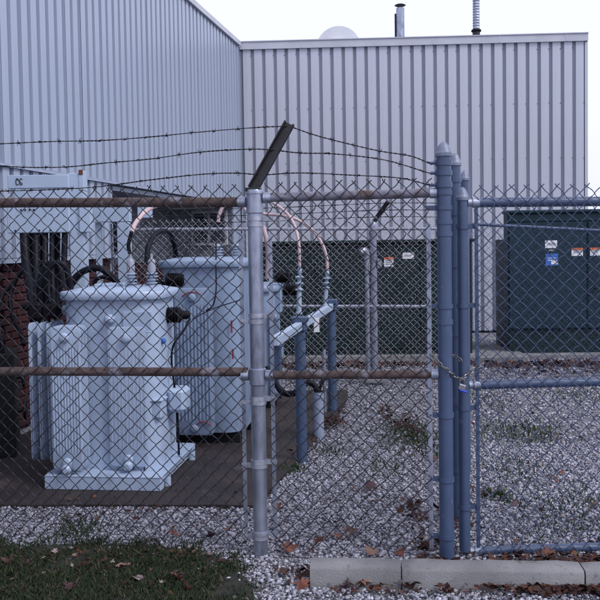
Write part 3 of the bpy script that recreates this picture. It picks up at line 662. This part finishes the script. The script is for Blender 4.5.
def transformer(label, loc, rz, w, d, h, m, rads, bsh, skid=None, skid_m=None):
    t = thing('transformer', label, 'transformer', loc, rz, 'transformers in a row on the concrete pad')
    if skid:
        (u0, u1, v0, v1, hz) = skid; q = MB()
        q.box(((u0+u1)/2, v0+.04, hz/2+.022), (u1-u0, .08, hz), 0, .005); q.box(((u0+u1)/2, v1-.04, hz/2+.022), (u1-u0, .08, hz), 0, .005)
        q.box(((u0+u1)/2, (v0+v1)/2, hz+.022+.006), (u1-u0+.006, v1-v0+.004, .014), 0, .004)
        q.box((u1-.05, (v0+v1)/2, hz*.72), (.06, v1-v0-.17, hz*.5)); q.build('base_skid', skid_m or m, t)  # skid_m swaps in a near-black tone standing for shade under the tank
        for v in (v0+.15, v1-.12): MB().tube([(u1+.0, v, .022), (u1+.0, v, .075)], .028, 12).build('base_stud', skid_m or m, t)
    zb = (skid[4]+.03) if skid else .12
    v0, v1 = -d/2, d/2; P = lambda e, z, r: [(x, y, z) for x, y in rrect(0, 0, w/2+e, d/2+e, r+e, 7)]
    rr = .15
    MB().rings([P(0, zb, rr), P(0, h-.03, rr)]).build('tank', m, t, 40)
    MB().rings([P(.012, h-.036, rr), P(.034, h-.030, rr), P(.040, h-.015, rr), P(.040, h+.012, rr), P(.034, h+.022, rr), P(-.02, h+.030, rr), P(-.10, h+.045, rr*.8)]).build('lid', m, t, 40)
    for r in rads: radiator(t, *r[:5], m, **(r[5] if len(r) > 5 else {}))
    for b in bsh: bushing(t, *b)
    return t
# nearest transformer
T1 = transformer('nearest pale blue transformer with fluted radiators at the front and a box on its side', (-1.279, 6.05, 0), R(-6.8), .665, .62, 1.31, M['tx'],
    [(-.235, .215, [-.455, -.40, -.345], .150, 1.115, dict(back=-.2)), (.15, .27, [-.345], .150, 1.10, dict(back=-.2, relief=.45)), ],
    [((.085, -.02, 1.35), .105, .036, M['porcelain']), ((.225, .02, 1.35), .105, .036, M['porcelain'])], (-.40, .40, -.475, .475, .085))
r = radiator(T1, 0, .30, [-.43, -.365, -.30], .16, 1.12, M['tx'], R(-90), back=-.18, valve=False)
r.location = (-.135, -.14, 0)
# fittings on the side that shows
q = MB().box((.305, -.20, .52), (.10, .13, .12), 0, .010); q.box((.305, -.20, .585), (.115, .15, .012), 0, .003); q.build('terminal_box', M['tx'], T1)
MB().box((.40, .03, .545), (.13, .19, .17), R(0), .025).box((.335, .03, .60), (.06, .1, .04), 0, .004).build('gauge_box', M['tx'], T1)
MB().box((.215, -.313, 1.13), (.20, .012, .135), 0, .003).build('name_plate', M['tx'], T1)
MB().box((.215, -.325, 1.062), (.22, .02, .008), 0, .002).build('plate_ledge', M['tx'], T1)
MB().lathe([(.034, -.30), (.036, -.345), (.026, -.36), (.014, -.372)], (.03, 0, 1.15), 14, 'Y').build('fill_plug', M['tx'], T1)
elbow(T1, (.285, .03, 1.145), 1)
MB().box((-.10, .10, 1.362), (.20, .18, .022), 0, .005).build('lid_cover', M['tx'], T1)
MB().lathe([(.06, 0), (.065, -.03), (.04, -.05), (.03, -.09)], (-.33, -.06, 1.19), 16, 'X').build('bushing_well', M['porcelain'], T1)
MB().box((-.47, -.10, 1.19), (.13, .11, .10), 0, .02).box((-.58, -.10, 1.19), (.10, .14, .13), 0, .02).tube([(-.50, -.12, 1.15), (-.50, -.13, 1.0)], .022, 10).tube([(-.57, -.12, 1.15), (-.57, -.13, 1.0)], .02, 10).tube([(-.63, -.08, 1.22), (-.70, -.08, 1.22)], .03, 10).build('side_bushing', M['black'], T1)
MB().lathe([(.02, .0), (.022, .02), (.012, .03)], (.33, -.14, .98), 10, 'X').build('blue_tag', M['blue_print'], T1)
# middle transformer
T2 = transformer('middle grey blue transformer, taller, with red paint marks on its radiator', (-.775, 7.16, 0), R(-6.8), .66, .66, 1.49, M['tx2'],
    [(-.02, .30, [-.47, -.42], .13, 1.30, dict(back=-.3, valve=False)), (-.235, .10, [-.40, -.36], .14, 1.28, dict(back=-.3, valve=False))],
    [((.09, .02, 1.53), .11, .034, M['porcelain'], False), ((.235, .06, 1.53), .11, .034, M['porcelain'], False)], (-.30, .30, -.26, .36, .09), M['seam'])  # base skid near black: the shadow under the tank is in its colour
for x_, z0_, z1_ in ((.262, .93, 1.03), (.268, .72, .80)): MB().box((x_, -.337, (z0_+z1_)/2), (.014, .006, z1_-z0_)).build('red_mark', M['redmark'], T2)
MB().tube(spline([(-.10, -.488, 1.235), (-.06, -.489, 1.262), (0, -.489, 1.268), (.05, -.489, 1.25)], 4), .006, 6).build('red_mark', M['redmark'], T2)
MB().tube(spline([(-.02, -.489, .19), (.02, -.49, .235), (.07, -.489, .24), (.11, -.489, .215)], 4), .006, 6).build('red_mark', M['redmark'], T2)
elbow(T2, (-.29, -.30, 1.30), -1, .06); elbow(T2, (-.12, -.33, 1.36), -1, .03)
MB().lathe([(.03, -.33), (.03, -.35), (.015, -.36)], (.30, 0, .62), 10, 'Y').build('drain_plug', M['black'], T2)
# far transformer
T3 = transformer('far grey blue transformer, mostly hidden behind the corner post', (-.56, 8.60, 0), R(-6.8), .66, .62, 1.20, M['tx2'],
    [(.05, .28, [-.42, -.37], .14, 1.05, dict(back=-.28, valve=False))],
    [((-.1, .0, 1.24), .11, .034, M['porcelain'], False), ((.12, .0, 1.24), .11, .034, M['porcelain'], False)], (-.30, .30, -.26, .36, .06), M['seam'])
elbow(T3, (.33, -.10, 1.30), 1, .10); elbow(T3, (.38, .10, 1.16), 1, .14)
MB().box((.34, -.10, 1.10), (.10, .12, .30), 0, .01).build('terminal_box', M['tx2'], T3)
MB().box((.36, -.1, .62), (.07, .10, .22), 0, .006).build('gauge_box', M['tx2'], T3)
radiator(T3, .34, .10, [-.30], .14, 1.0, M['tx2'], valve=False, back=-.2)

# ---------------------------------------------------------------- pale steel racks carrying the cables
SR = thing('cable_rack', 'pale steel rack with a box beam, black cables hanging below it', 'rack', (-1.80, 6.9, 0), world=True)
c0, c1 = (-1.851, 6.900, 2.019), (-1.721, 6.900, 2.017)
MB().box(((c0[0]+c1[0])/2, 6.9, 1.115), (c1[0]-c0[0]-.01, .12, 2.23), 0, .004).build('column', M['rack'], SR)
MB().box(((c0[0]+c1[0])/2+.045, 6.90, 2.17), (.04, .13, .16), 0, .004).build('end_plate', M['rack'], SR)
MB().box(((c0[0]+c1[0])/2+.045, 6.833, 2.235), (.034, .004, .04)).build('rust_patch', M['rust'], SR, 0)
b0, b1 = (-2.322, 6.830, 2.214), (-1.835, 6.830, 2.206)
MB().box(((b0[0]+b1[0])/2, 6.86, 2.165), (b1[0]-b0[0], .10, .105), 0, .004).build('box_beam', M['rack'], SR)
MB().box(((b0[0]+b1[0])/2+.02, 6.86, 2.03), (b1[0]-b0[0]-.05, .08, .12), 0, .004).build('lower_beam', M['rack'], SR)
MB().box(((b0[0]+b1[0])/2, 6.84, 1.86), (b1[0]-b0[0]+.01, .10, .21), 0, .006).build('cable_box', M['rack'], SR)
MB().box((-1.715, 6.86, 1.86), (.09, .08, .21), 0, .004).build('gusset', M['rack'], SR)
q = MB()
for i in range(4): q.lathe([(.007, 6.79), (.007, 6.782), (.003, 6.778)], (b0[0]+.11+i*.034, 0, 1.94), 8, 'Y')
for u in (.06, .25, .34): q.lathe([(.007, 6.79), (.007, 6.782), (.003, 6.778)], (b0[0]+u, 0, 1.775), 8, 'Y')
struct(q.build('bolt', M['black'], SR), 'stuff')
q = MB()
for dx in (.02, .05): 
    q.tube(spline([(b0[0]+.06+dx+.012*math.cos(a), 6.808, 2.165+.025*math.sin(a)) for a in [R(40+28*i) for i in range(11)]], 2), .0035, 5)
q.tube([(b0[0]+.07, 6.808, 2.19), (b0[0]+.12, 6.808, 2.15)], .003, 5); q.build('painted_mark', M['ink'], SR)
S2 = thing('cable_rack', 'smaller pale steel portal frame behind the nearest transformer', 'rack', (-1.70, 8.0, 0), world=True)
a_, b_ = (-1.922, 8.000, 2.008), (-1.579, 8.000, 1.862)
MB().box(((a_[0]+b_[0])/2, 8.0, 1.935), (b_[0]-a_[0], .10, .14), 0, .004).build('beam', M['rack'], S2)
x_ = (-1.644, 8.000, 1.695)[0]; MB().box((x_, 8.0, .93), (.115, .11, 1.86), 0, .004).build('leg', M['rack'], S2)
x2 = (-1.747, 8.000, 1.696)[0]
q = MB()
for i in range(16): q.box((x2, 8.06, 1.02+i*.055), (.066, .02, .012), 0, 0, 0, R(38 if i % 2 else -38))
q.box((x2-.03, 8.06, .95), (.012, .03, 1.8)).box((x2+.03, 8.06, .95), (.012, .03, 1.8)); q.build('lattice_leg', M['galv'], S2)
MB().box((a_[0]+.03, 8.03, .93), (.05, .06, 1.86), 0, .003).build('leg', M['rack'], S2)
MB().box((-1.481, 8.200, 1.962), (.13, .1, .12), 0, .006).build('cable_clamp', M['rack'], S2)

t = thing('valve_box', 'dark low box with two round valve wheels at the foot of the brick wall', 'valve box', (-2.392, 6.750, 0.102)[:2]+(0,), R(-75))
MB().box((0, 0, .42), (.55, .22, .80), 0, .01).build('body', M['seam'], t)
for x_, z_ in ((.10, .62), (.04, .34)):
    q = MB(); q.tube([(x_+.075*math.cos(k*PI/9), .17, z_+.075*math.sin(k*PI/9)) for k in range(19)], .012, 6, cap=False)
    q.tube([(x_, .11, z_), (x_, .18, z_)], .016, 8)
    for k in range(3): q.tube([(x_, .17, z_), (x_+.075*math.cos(k*2.09), .17, z_+.075*math.sin(k*2.09))], .006, 5)
    q.build('valve_wheel', M['dark_arm'], t)
# cables
def cable(label, pts, r=.018, m='cable', name='black_cable', group=None, n=8, cat='cable', cap=None):
    P = spline(pts, n); o = P[0]; q = MB().tube(P, r, 10)
    ob = q.build(name, M[m], None, 60, off=tuple(o)); ob.location = o
    return tag(ob, label, cat, group)
CG = 'black cables dropping from the cable rack'
cable('outermost black cable dropping from the left end of the rack', [(-2.214, 6.850, 1.789), (-2.157, 6.700, 1.526), (-2.061, 6.500, 1.315), (-1.941, 6.200, 1.169)], .036, group=CG)
cable('second black cable from the left under the rack box', [(-2.117, 6.850, 1.788), (-2.085, 6.720, 1.501), (-2.015, 6.500, 1.314), (-1.873, 6.100, 1.219)], .032, group=CG)
cable('middle black cable straight under the rack box', [(-2.045, 6.850, 1.787), (-2.022, 6.750, 1.523), (-1.975, 6.600, 1.347), (-1.830, 6.150, 1.230)], .026, group=CG)
cable('fourth black cable under the rack box, beside the column', [(-1.988, 6.850, 1.786), (-1.976, 6.780, 1.522), (-1.951, 6.700, 1.302), (-1.897, 6.500, 1.159)], .020, group=CG)
cable('black cable hanging next to the rack column', [(-1.884, 6.850, 1.784), (-1.885, 6.800, 1.520), (-1.872, 6.700, 1.301), (-1.856, 6.600, 1.150)], .024, group=CG)
cable('black cable hanging behind the others at the far left of the rack', [(-2.195, 6.950, 1.847), (-2.205, 6.950, 1.521), (-2.174, 6.900, 1.213), (-2.128, 6.800, 0.897)], .034, group=CG)
cable('black cable hanging behind the others under the middle of the rack', [(-2.106, 6.950, 1.846), (-2.115, 6.950, 1.520), (-2.101, 6.900, 1.212), (-2.071, 6.800, 0.896)], .034, group=CG)
cable('black cable hanging behind the others near the rack column', [(-1.975, 6.950, 1.844), (-1.984, 6.950, 1.518), (-1.979, 6.900, 1.210), (-1.959, 6.800, 0.894)], .026, group=CG)
cable('black cable bent in a tall hoop over the elbow connectors', [(-1.807, 6.050, 1.229), (-1.802, 6.000, 1.375), (-1.758, 5.980, 1.495), (-1.698, 5.970, 1.529), (-1.645, 5.980, 1.493), (-1.626, 6.000, 1.372), (-1.628, 6.050, 1.262)], .022)
cable('second black cable hoop just behind the tall hoop', [(-1.872, 6.100, 1.234), (-1.868, 6.100, 1.392), (-1.829, 6.100, 1.499), (-1.770, 6.100, 1.527), (-1.722, 6.100, 1.476), (-1.711, 6.100, 1.347)], .022)
cable('thick black cable arching low over the lid of the nearest transformer', [(-1.775, 6.550, 1.331), (-1.727, 6.550, 1.407), (-1.648, 6.550, 1.460), (-1.555, 6.550, 1.474), (-1.479, 6.550, 1.434), (-1.426, 6.580, 1.370), (-1.400, 6.600, 1.315)], .026)
cable('small black cable curl behind the thick arched cable', [(-1.626, 6.700, 1.344), (-1.601, 6.700, 1.383), (-1.538, 6.700, 1.398), (-1.467, 6.700, 1.366)], .016)
cable('black cable curving down the brick wall at the far left', [(-2.289, 7.000, 1.439), (-2.341, 6.900, 1.338), (-2.390, 6.800, 1.255), (-2.391, 6.700, 1.111), (-2.331, 6.600, 0.884), (-2.316, 6.600, 0.609), (-2.331, 6.600, 0.373)], .016)
cable('black cable bowing in front of the brick wall', [(-2.230, 6.900, 1.523), (-2.274, 6.800, 1.382), (-2.292, 6.700, 1.244), (-2.239, 6.600, 1.094), (-2.122, 6.400, 1.004), (-2.062, 6.300, 0.916)], .016)
cable('black lead arching from the right bushing of the nearest transformer', [(-1.089, 6.060, 1.525), (-1.086, 6.100, 1.624), (-1.066, 6.200, 1.703), (-1.023, 6.300, 1.747), (-0.979, 6.400, 1.733), (-0.958, 6.500, 1.657), (-0.960, 6.600, 1.556)], .020)
cable('black lead tail under the pink lead at the left bushing', [(-1.202, 6.030, 1.584), (-1.212, 6.030, 1.641), (-1.200, 6.030, 1.697), (-1.188, 6.030, 1.739)], .014)
PG = 'pink insulated leads'
def lead(label, pts, r=.0135): return cable(label, pts, r, 'pink', 'insulated_lead', PG, cat='lead')
lead('pink insulated lead rising from the left bushing of the nearest transformer', [(-1.188, 6.030, 1.739), (-1.175, 6.100, 1.797), (-1.150, 6.200, 1.857), (-1.108, 6.300, 1.911), (-1.057, 6.400, 1.944), (-0.997, 6.500, 1.963), (-0.933, 6.700, 1.994)], .017)
lead('pink insulated lead hooked over the middle transformer', [(-0.686, 7.200, 1.830), (-0.671, 7.200, 1.897), (-0.641, 7.200, 1.955), (-0.590, 7.200, 1.984), (-0.530, 7.200, 1.983), (-0.472, 7.200, 1.953), (-0.431, 7.200, 1.902)], .0155)
lead('short pink insulated lead hanging right of the corner post', [(-0.357, 8.400, 1.813), (-0.325, 8.400, 1.675), (-0.314, 8.450, 1.526), (-0.325, 8.500, 1.295)], .024)
lead('left pink insulated lead curving down to the nearer termination', [(-0.310, 7.200, 2.043), (-0.220, 7.000, 1.982), (-0.145, 6.900, 1.927), (-0.072, 6.800, 1.850), (-0.026, 6.750, 1.745), (-0.004, 6.700, 1.626), (-0.002, 6.700, 1.461)], .0125)
lead('right pink insulated lead arching to the far termination', [(-0.385, 8.000, 1.928), (-0.272, 8.000, 1.912), (-0.130, 7.900, 1.893), (0.008, 7.850, 1.843), (0.126, 7.800, 1.749), (0.207, 7.800, 1.628), (0.246, 7.800, 1.509), (0.254, 7.800, 1.389)], .0145)
cable('thin black wire dropping from the middle transformer bushing', [(-0.681, 6.950, 1.652), (-0.666, 6.750, 1.438), (-0.654, 6.600, 1.287), (-0.675, 6.550, 1.174), (-0.730, 6.550, 1.129)], .006, name='thin_wire')
cable('thin black wire strung across the middle transformer radiator', [(-0.833, 6.500, 1.065), (-0.773, 6.520, 1.101), (-0.659, 6.540, 1.152), (-0.469, 6.600, 1.206)], .004, name='thin_wire')
cable('thin black drain wire running down the side of the nearest transformer', [(-0.796, 6.100, 1.116), (-0.834, 6.050, 1.035), (-0.900, 6.000, 0.942), (-0.920, 6.000, 0.842), (-0.912, 6.000, 0.721), (-0.895, 6.000, 0.542), (-0.888, 6.020, 0.358), (-0.890, 6.050, 0.134)], .008, name='thin_wire')
cable('short looped wire clipped low on the nearest transformer', [(-1.100, 5.720, 0.207), (-1.078, 5.710, 0.168), (-1.079, 5.710, 0.120), (-1.108, 5.710, 0.079)], .005, name='thin_wire')
cable('black flexible conduit drooping from the far transformer to the grey pipe stub', [(-0.305, 7.500, 0.538), (-0.250, 7.400, 0.464), (-0.178, 7.250, 0.374), (-0.092, 7.150, 0.365), (-0.023, 7.120, 0.403), (0.045, 7.100, 0.465), (0.095, 7.100, 0.456), (0.128, 7.090, 0.406), (0.144, 7.090, 0.321)], .026)
cable('black cable looped out of the top of the grey pipe stub', [(0.145, 7.120, 0.333), (0.154, 7.120, 0.418), (0.189, 7.140, 0.482), (0.251, 7.200, 0.505)], .014)
# grey conduit stub in the gravel
t = thing('conduit_stub', 'grey pipe stub standing in the gravel with black cables entering it', 'pipe', (.139, 7.087, 0))
MB().lathe([(.043, -.05), (.043, .34), (.047, .34), (.047, .39), (.038, .39), (.038, .30)], n=16).build('pipe', M['pvc'], t)
MB().lathe([(.040, .37), (.040, .40), (.015, .405)], n=14).build('seal', M['black'], t)

# support posts with a beam, two cable terminations stand on the beam
t = thing('cable_support', 'slate blue posts carrying a pale level beam with two cable terminations', 'support', (-.014, 6.286, 0), world=True)
a_, b_ = np.array((-.006, 6.286)), np.array((.296, 8.121)); DD = (b_-a_)/np.linalg.norm(b_-a_)
for c, r in ((a_, .040), (b_, .042)):
    MB().lathe([(r, -.05), (r, 1.06)], (c[0], c[1], 0), 18).build('post', M['bollard'], t)
    MB().box((c[0], c[1], 1.075), (.115, .115, .045), math.atan2(DD[1], DD[0]), .006).box((c[0], c[1], 1.02), (.100, .100, .065), math.atan2(DD[1], DD[0]), .012).build('post_cap', M['bollard'], t)
q = MB(); m_ = (a_+b_)/2
bl = 2.75; c = P3(a_, .42, 1.06, DD); an = math.atan2(DD[1], DD[0]); c = P3(a_, .46, 1.030, DD, .0)
q.box(c, (2.9, .05, .060), an, .004); q.build('beam', M['rack'], t)
MB().box(P3(a_, .62, .975, DD, .035), (.045, .006, .12), 0).build('white_tag', M['white_print'], t)
MB().box(P3(a_, -.90, .90, DD, .0), (.05, .045, .20), an, .004).build('end_bracket', M['bollard'], t)
for px, pts in ((0, ((-0.002, 6.720, 1.460), (-0.012, 6.720, 1.080))), (1, ((0.254, 7.800, 1.389), (0.226, 7.800, 1.058)))):
    top, bot = Vector(pts[0]), Vector(pts[1]); H_ = (top-bot).length; pr = [(.010, 1), (.012, .97), (.020, .93), (.020, .86), (.014, .84)]
    for i in range(3): pr += [(.014, .80-i*.13), (.036, .775-i*.13), (.034, .755-i*.13), (.016, .74-i*.13)]
    pr += [(.020, .40), (.020, .05), (.026, .04), (.026, 0)]
    q = MB(); ax = (top-bot).normalized(); rs = []
    for r_, h_ in reversed(pr):
        c = bot+ax*H_*h_; rs.append([tuple(c+Vector((math.cos(k*PI/6), math.sin(k*PI/6), 0))*r_) for k in range(12)])
    q.rings(rs).build('cable_termination', M['porcelain'], t, 50)
pipe([(.22, 8.09, 0), (.22, 8.09, .62)], .018, 10).build('conduit', M['galv'], t)

# ---------------------------------------------------------------- green cabinets behind the back fence
def sticker(par, c, w, h, cols, nm, lab, lines=3):
    o = MB().box(c, (w, .004, h)).build(nm, M[cols[0]], par, 0, label=lab)
    if len(cols) > 1: MB().box((c[0], c[1]-.003, c[2]+h*.37), (w, .004, h*.26)).build('header_band', M[cols[1]], o, 0)
    q = MB()
    for i in range(lines): q.box((c[0]-w*.05*(i % 2), c[1]-.003, c[2]+h*.12-i*h*.18), (w*(.7-.15*(i % 2)), .003, h*.055))
    struct(q.build('print_line', M['ink' if cols[0] != 'blue_print' else 'white_print'], o, 0), 'stuff'); return o
GCL = thing('utility_cabinet', 'long dark green metal cabinet behind the back fence, left of the gate', 'cabinet', (.93, 11.9, 0), R(-2.5))
MB().box((0, .35, .85), (2.86, 1.20, 1.54), 0, .01).build('body', M['green'], GCL)
MB().box((0, .33, 1.640), (2.92, 1.28, .045), 0, .01).build('lid', M['green'], GCL)
MB().box((0, .35, .04), (3.1, 1.4, .09), 0, .01).build('concrete_plinth', M['concrete'], GCL)
q = MB()
for i in range(4): q.box((-1.07+i*.715, -.258, .86), (.69, .016, 1.40), 0, .006).build('door', M['green'], GCL); q = MB()
for i in (0, 2): MB().tube([(-.74+i*.715, -.27, .80), (-.74+i*.715, -.30, .80), (-.74+i*.715, -.30, .92), (-.74+i*.715, -.27, .92)], .008, 6).build('handle', M['dark_arm'], GCL)
def loc(px, py, root, Y):                           # (unused axis) helper kept for stickers
    return root.matrix_world.inverted() @ Vector((px, py, Y))
sticker(GCL, (.30, -.270, 1.36), .13, .13, ('white_print', 'orange_print'), 'warning_sticker', 'white warning sticker with an orange header')
sticker(GCL, (.08, -.270, 1.33), .10, .14, ('white_print', 'orange_print'), 'warning_sticker', 'white warning sticker half hidden by the fence post')
sticker(GCL, (.565, -.270, 1.44), .155, .085, ('white_print',), 'sticker', 'plain white sticker', 2)
GCR = thing('utility_cabinet', 'big blue green metal cabinet behind the gate with a blue sticker', 'cabinet', (3.95, 11.78, 0), R(-1.5))
MB().box((0, .03, 1.20), (2.16, .26, 1.62), 0, .01).build('body', M['green_right'], GCR)
MB().box((0, .50, .85), (2.12, .66, 1.58), 0, .01).build('rear_tank', M['green'], GCR)
MB().box((0, .02, 2.015), (2.20, .34, .045), 0, .012).build('lid', M['green_right'], GCR)
MB().box((0, .03, .22), (2.14, .24, .36), 0, .006).build('lower_body', M['green'], GCR)
MB().box((0, -.112, 1.93), (2.14, .016, .10), 0, .004).build('head_panel', M['green_right'], GCR)
for x_, w_ in ((-.54, 1.05), (.54, 1.06)): MB().box((x_, -.112, 1.135), (w_, .018, 1.46), 0, .006).build('door', M['green_right'], GCR)
MB().box((.0, .35, .03), (2.36, 1.2, .07), 0, .012).build('concrete_plinth', M['concrete'], GCR)
sticker(GCR, (-.495, -.124, 1.565), .165, .105, ('white_print',), 'sticker', 'white sticker above the blue one', 2)
b = sticker(GCR, (-.485, -.124, 1.355), .17, .165, ('blue_print',), 'sticker', 'blue sticker with white print', 2)
MB().box((-.45, -.128, 1.315), (.09, .003, .05)).build('print_patch', M['white_print'], b, 0)
sticker(GCR, (-.14, -.124, 1.455), .155, .11, ('white_print', 'orange_print'), 'warning_sticker', 'white sticker with an orange header left of the door seam', 2)
sticker(GCR, (.11, -.124, 1.455), .15, .11, ('white_print', 'orange_print'), 'warning_sticker', 'white sticker with an orange header right of the door seam', 2)
MB().box((-.50, -.130, 1.48), (.07, .02, .025), 0, .004).tube([(-.50, -.135, 1.48), (-.46, -.15, 1.47)], .008, 6).build('latch', M['brass'], GCR)
MB().tube([(.10, -.12, .95), (.10, -.17, .95), (.10, -.17, 1.02)], .014, 8).build('handle', M['dark_arm'], GCR)
struct(MB().box((2.55, 12.0, .04), (1.0, 1.6, .10), R(-3), .01).build('concrete_slab', M['concrete']))

# ---------------------------------------------------------------- fallen leaves
def leaf_mesh(kind):
    if kind == 0:   # lobed
        rad = [1, .72, .50, .66, .86, .62, .40, .52, .66, .44, .24, .20, .24, .44, .66, .52, .40, .62, .86, .66, .50, .72]
    else: rad = [1, .74, .60, .54, .50, .46, .42, .38, .34, .32, .30, .28, .30, .32, .34, .38, .42, .46, .50, .54, .60, .74]
    n_ = len(rad); cu = random.uniform(.25, .75)*random.choice((1, 1, -.8)); tw = random.uniform(-.3, .3); V = [(0, 0, .004)]
    for s in (.35, .7, 1):
        for i, r_ in enumerate(rad):
            a = 2*PI*i/n_; rr = r_*s*random.uniform(.85, 1.12); x_, y_ = rr*math.cos(a), rr*math.sin(a)
            V.append((x_, y_, cu*(x_*x_*.6+y_*y_)+tw*x_*y_+.12*math.sin(5*x_+cu*9)*s+random.uniform(-.06, .08)*s))
    F_ = [(0, 1+i, 1+(i+1) % n_) for i in range(n_)]+[(1+k*n_+i, 1+(k+1)*n_+i, 1+(k+1)*n_+(i+1) % n_, 1+k*n_+(i+1) % n_) for k in (0, 1) for i in range(n_)]
    q = MB().add(V, F_); b_ = -1*rad[6]
    q.tube([(-.02, 0, .01), (-.5, 0, .03), (-.85, .05, .12)], .02, 4); return q
def leaf(label, p, size, m, kind=0, group=None, z=.022, tilt=.35):
    q = leaf_mesh(kind); q.v = [(x_*size, y_*size, z_*size) for x_, y_, z_ in q.v]
    o = q.build('fallen_leaf', LEAF[m], None, 50); mz = min(v_[2] for v_ in q.v); o.location = (p[0], p[1], z-mz*.75); o.rotation_euler = (random.gauss(0, tilt), random.gauss(0, tilt), random.uniform(0, 6.28))
    return tag(o, label, 'leaf', group)
LG = 'fallen leaves'
for lab, p, s, m, k in (
    ('large orange brown leaf curled up at the left end of the kerb', (0.052, 4.458, 0.000), .062, 0, 0), ('rust brown leaf standing on edge left of the large orange leaf', (-0.097, 4.464, 0.000), .052, 0, 0),
    ('tan curled leaf lying behind the kerb top', (0.361, 4.345, 0.000), .055, 1, 1), ('dark wine leaf in front of the kerb joint', (0.495, 3.935, 0.000), .040, 2, 0),
    ('rust leaf on the gravel in front of the kerb, left end', (-0.014, 3.977, 0.000), .045, 0, 0), ('dark brown leaf against the kerb front at its left end', (0.197, 3.993, -0.000), .042, 2, 0),
    ('straw coloured leaf against the kerb front', (0.271, 3.966, 0.000), .045, 1, 0), ('grey brown leaf by the kerb joint', (0.443, 3.971, 0.000), .035, 4, 0),
    ('tan leaf on the dark lawn near the gravel edge', (-0.917, 4.249, 0.000), .040, 1, 0), ('grey pointed leaf lying on the lawn', (-0.807, 4.068, 0.000), .044, 4, 1),
    ('reddish leaf on the lawn right of the grey leaf', (-0.611, 4.060, 0.000), .038, 0, 0), ('small red brown leaf near the bottom of the lawn', (-0.562, 3.952, -0.000), .036, 3, 0),
    ('orange brown leaf on the gravel at the lawn edge', (-0.717, 4.691, -0.000), .042, 0, 1), ('wine red leaf on the gravel left of the corner post', (-0.522, 4.650, 0.000), .040, 2, 0),
    ('brown leaf in the grass at the far left', (-1.518, 4.313, 0.000), .045, 3, 0), ('pale leaf in the grass left of the middle of the lawn', (-1.117, 4.257, -0.000), .034, 1, 0),
    ('dark red leaf near the bottom left of the lawn', (-1.130, 3.985, 0.000), .040, 2, 0), ('large rust leaf lying at the foot of the end post', (0.652, 4.447, 0.000), .060, 0, 0),
    ('brown leaf just left of the end post foot', (0.713, 4.533, 0.000), .048, 3, 0), ('orange leaf under the bottom rail of the gate', (1.267, 4.334, 0.000), .045, 0, 0),
    ('dark leaf at the right end of the gate bottom rail', (1.551, 4.437, 0.000), .052, 2, 0), ('brown leaf between rail and kerb under the gate', (1.341, 4.290, 0.000), .045, 3, 0),
    ('wine leaf under the gate near its left corner', (1.087, 4.300, 0.000), .042, 2, 0), ('dark red leaf alone on the gravel in the fence yard', (0.434, 5.547, 0.000), .055, 2, 0),
    ('brown leaf on the gravel before the yard weeds', (0.268, 4.678, 0.000), .045, 3, 0), ('rust leaf on the gravel inside the fence near the kerb', (0.198, 4.618, 0.000), .038, 0, 1),
    ('rust leaf lying inside the fence behind the tan leaf', (0.509, 4.367, 0.000), .040, 0, 0), ('small brown leaf at the right foot of the corner post', (-0.157, 5.139, 0.000), .035, 0, 0),
    ('large rust leaf beside the end post bottom right', (0.717, 4.182, 0.000), .030, 3, 0)):
    leaf(lab, p, s*1.3, m, k, tilt=.5)
for i in range(46):
    x_ = random.uniform(.05, 2.2); y_ = random.uniform(4.4, 8.5)
    if abs(x_) > .36*y_: continue
    leaf('small brown leaf scattered on the yard gravel', (x_, y_), random.uniform(.022, .042), random.choice((0, 2, 3, 3)), random.choice((0, 1)), 'small brown leaves scattered on the yard gravel', .016)
for i in range(22):
    x_ = random.uniform(-1.5, -.4); y_ = random.uniform(3.95, 4.5)
    leaf('small dull leaf lying in the grass', (x_, y_), random.uniform(.016, .030), random.choice((1, 2, 3, 4)), random.choice((0, 1)), 'small dull leaves lying in the grass', .03)
for i in range(16):
    x_ = random.uniform(-1.6, -.35); y_ = random.uniform(5.3, 5.6) if i % 2 else random.uniform(4.65, 5.15)
    leaf('small brown leaf on the ground in front of the nearest transformer', (x_, y_), random.uniform(.018, .034), random.choice((0, 2, 3)), random.choice((0, 1)), 'small brown leaves in front of the nearest transformer', .03)
for o in bpy.data.objects:
    if '_o' in o: del o['_o']
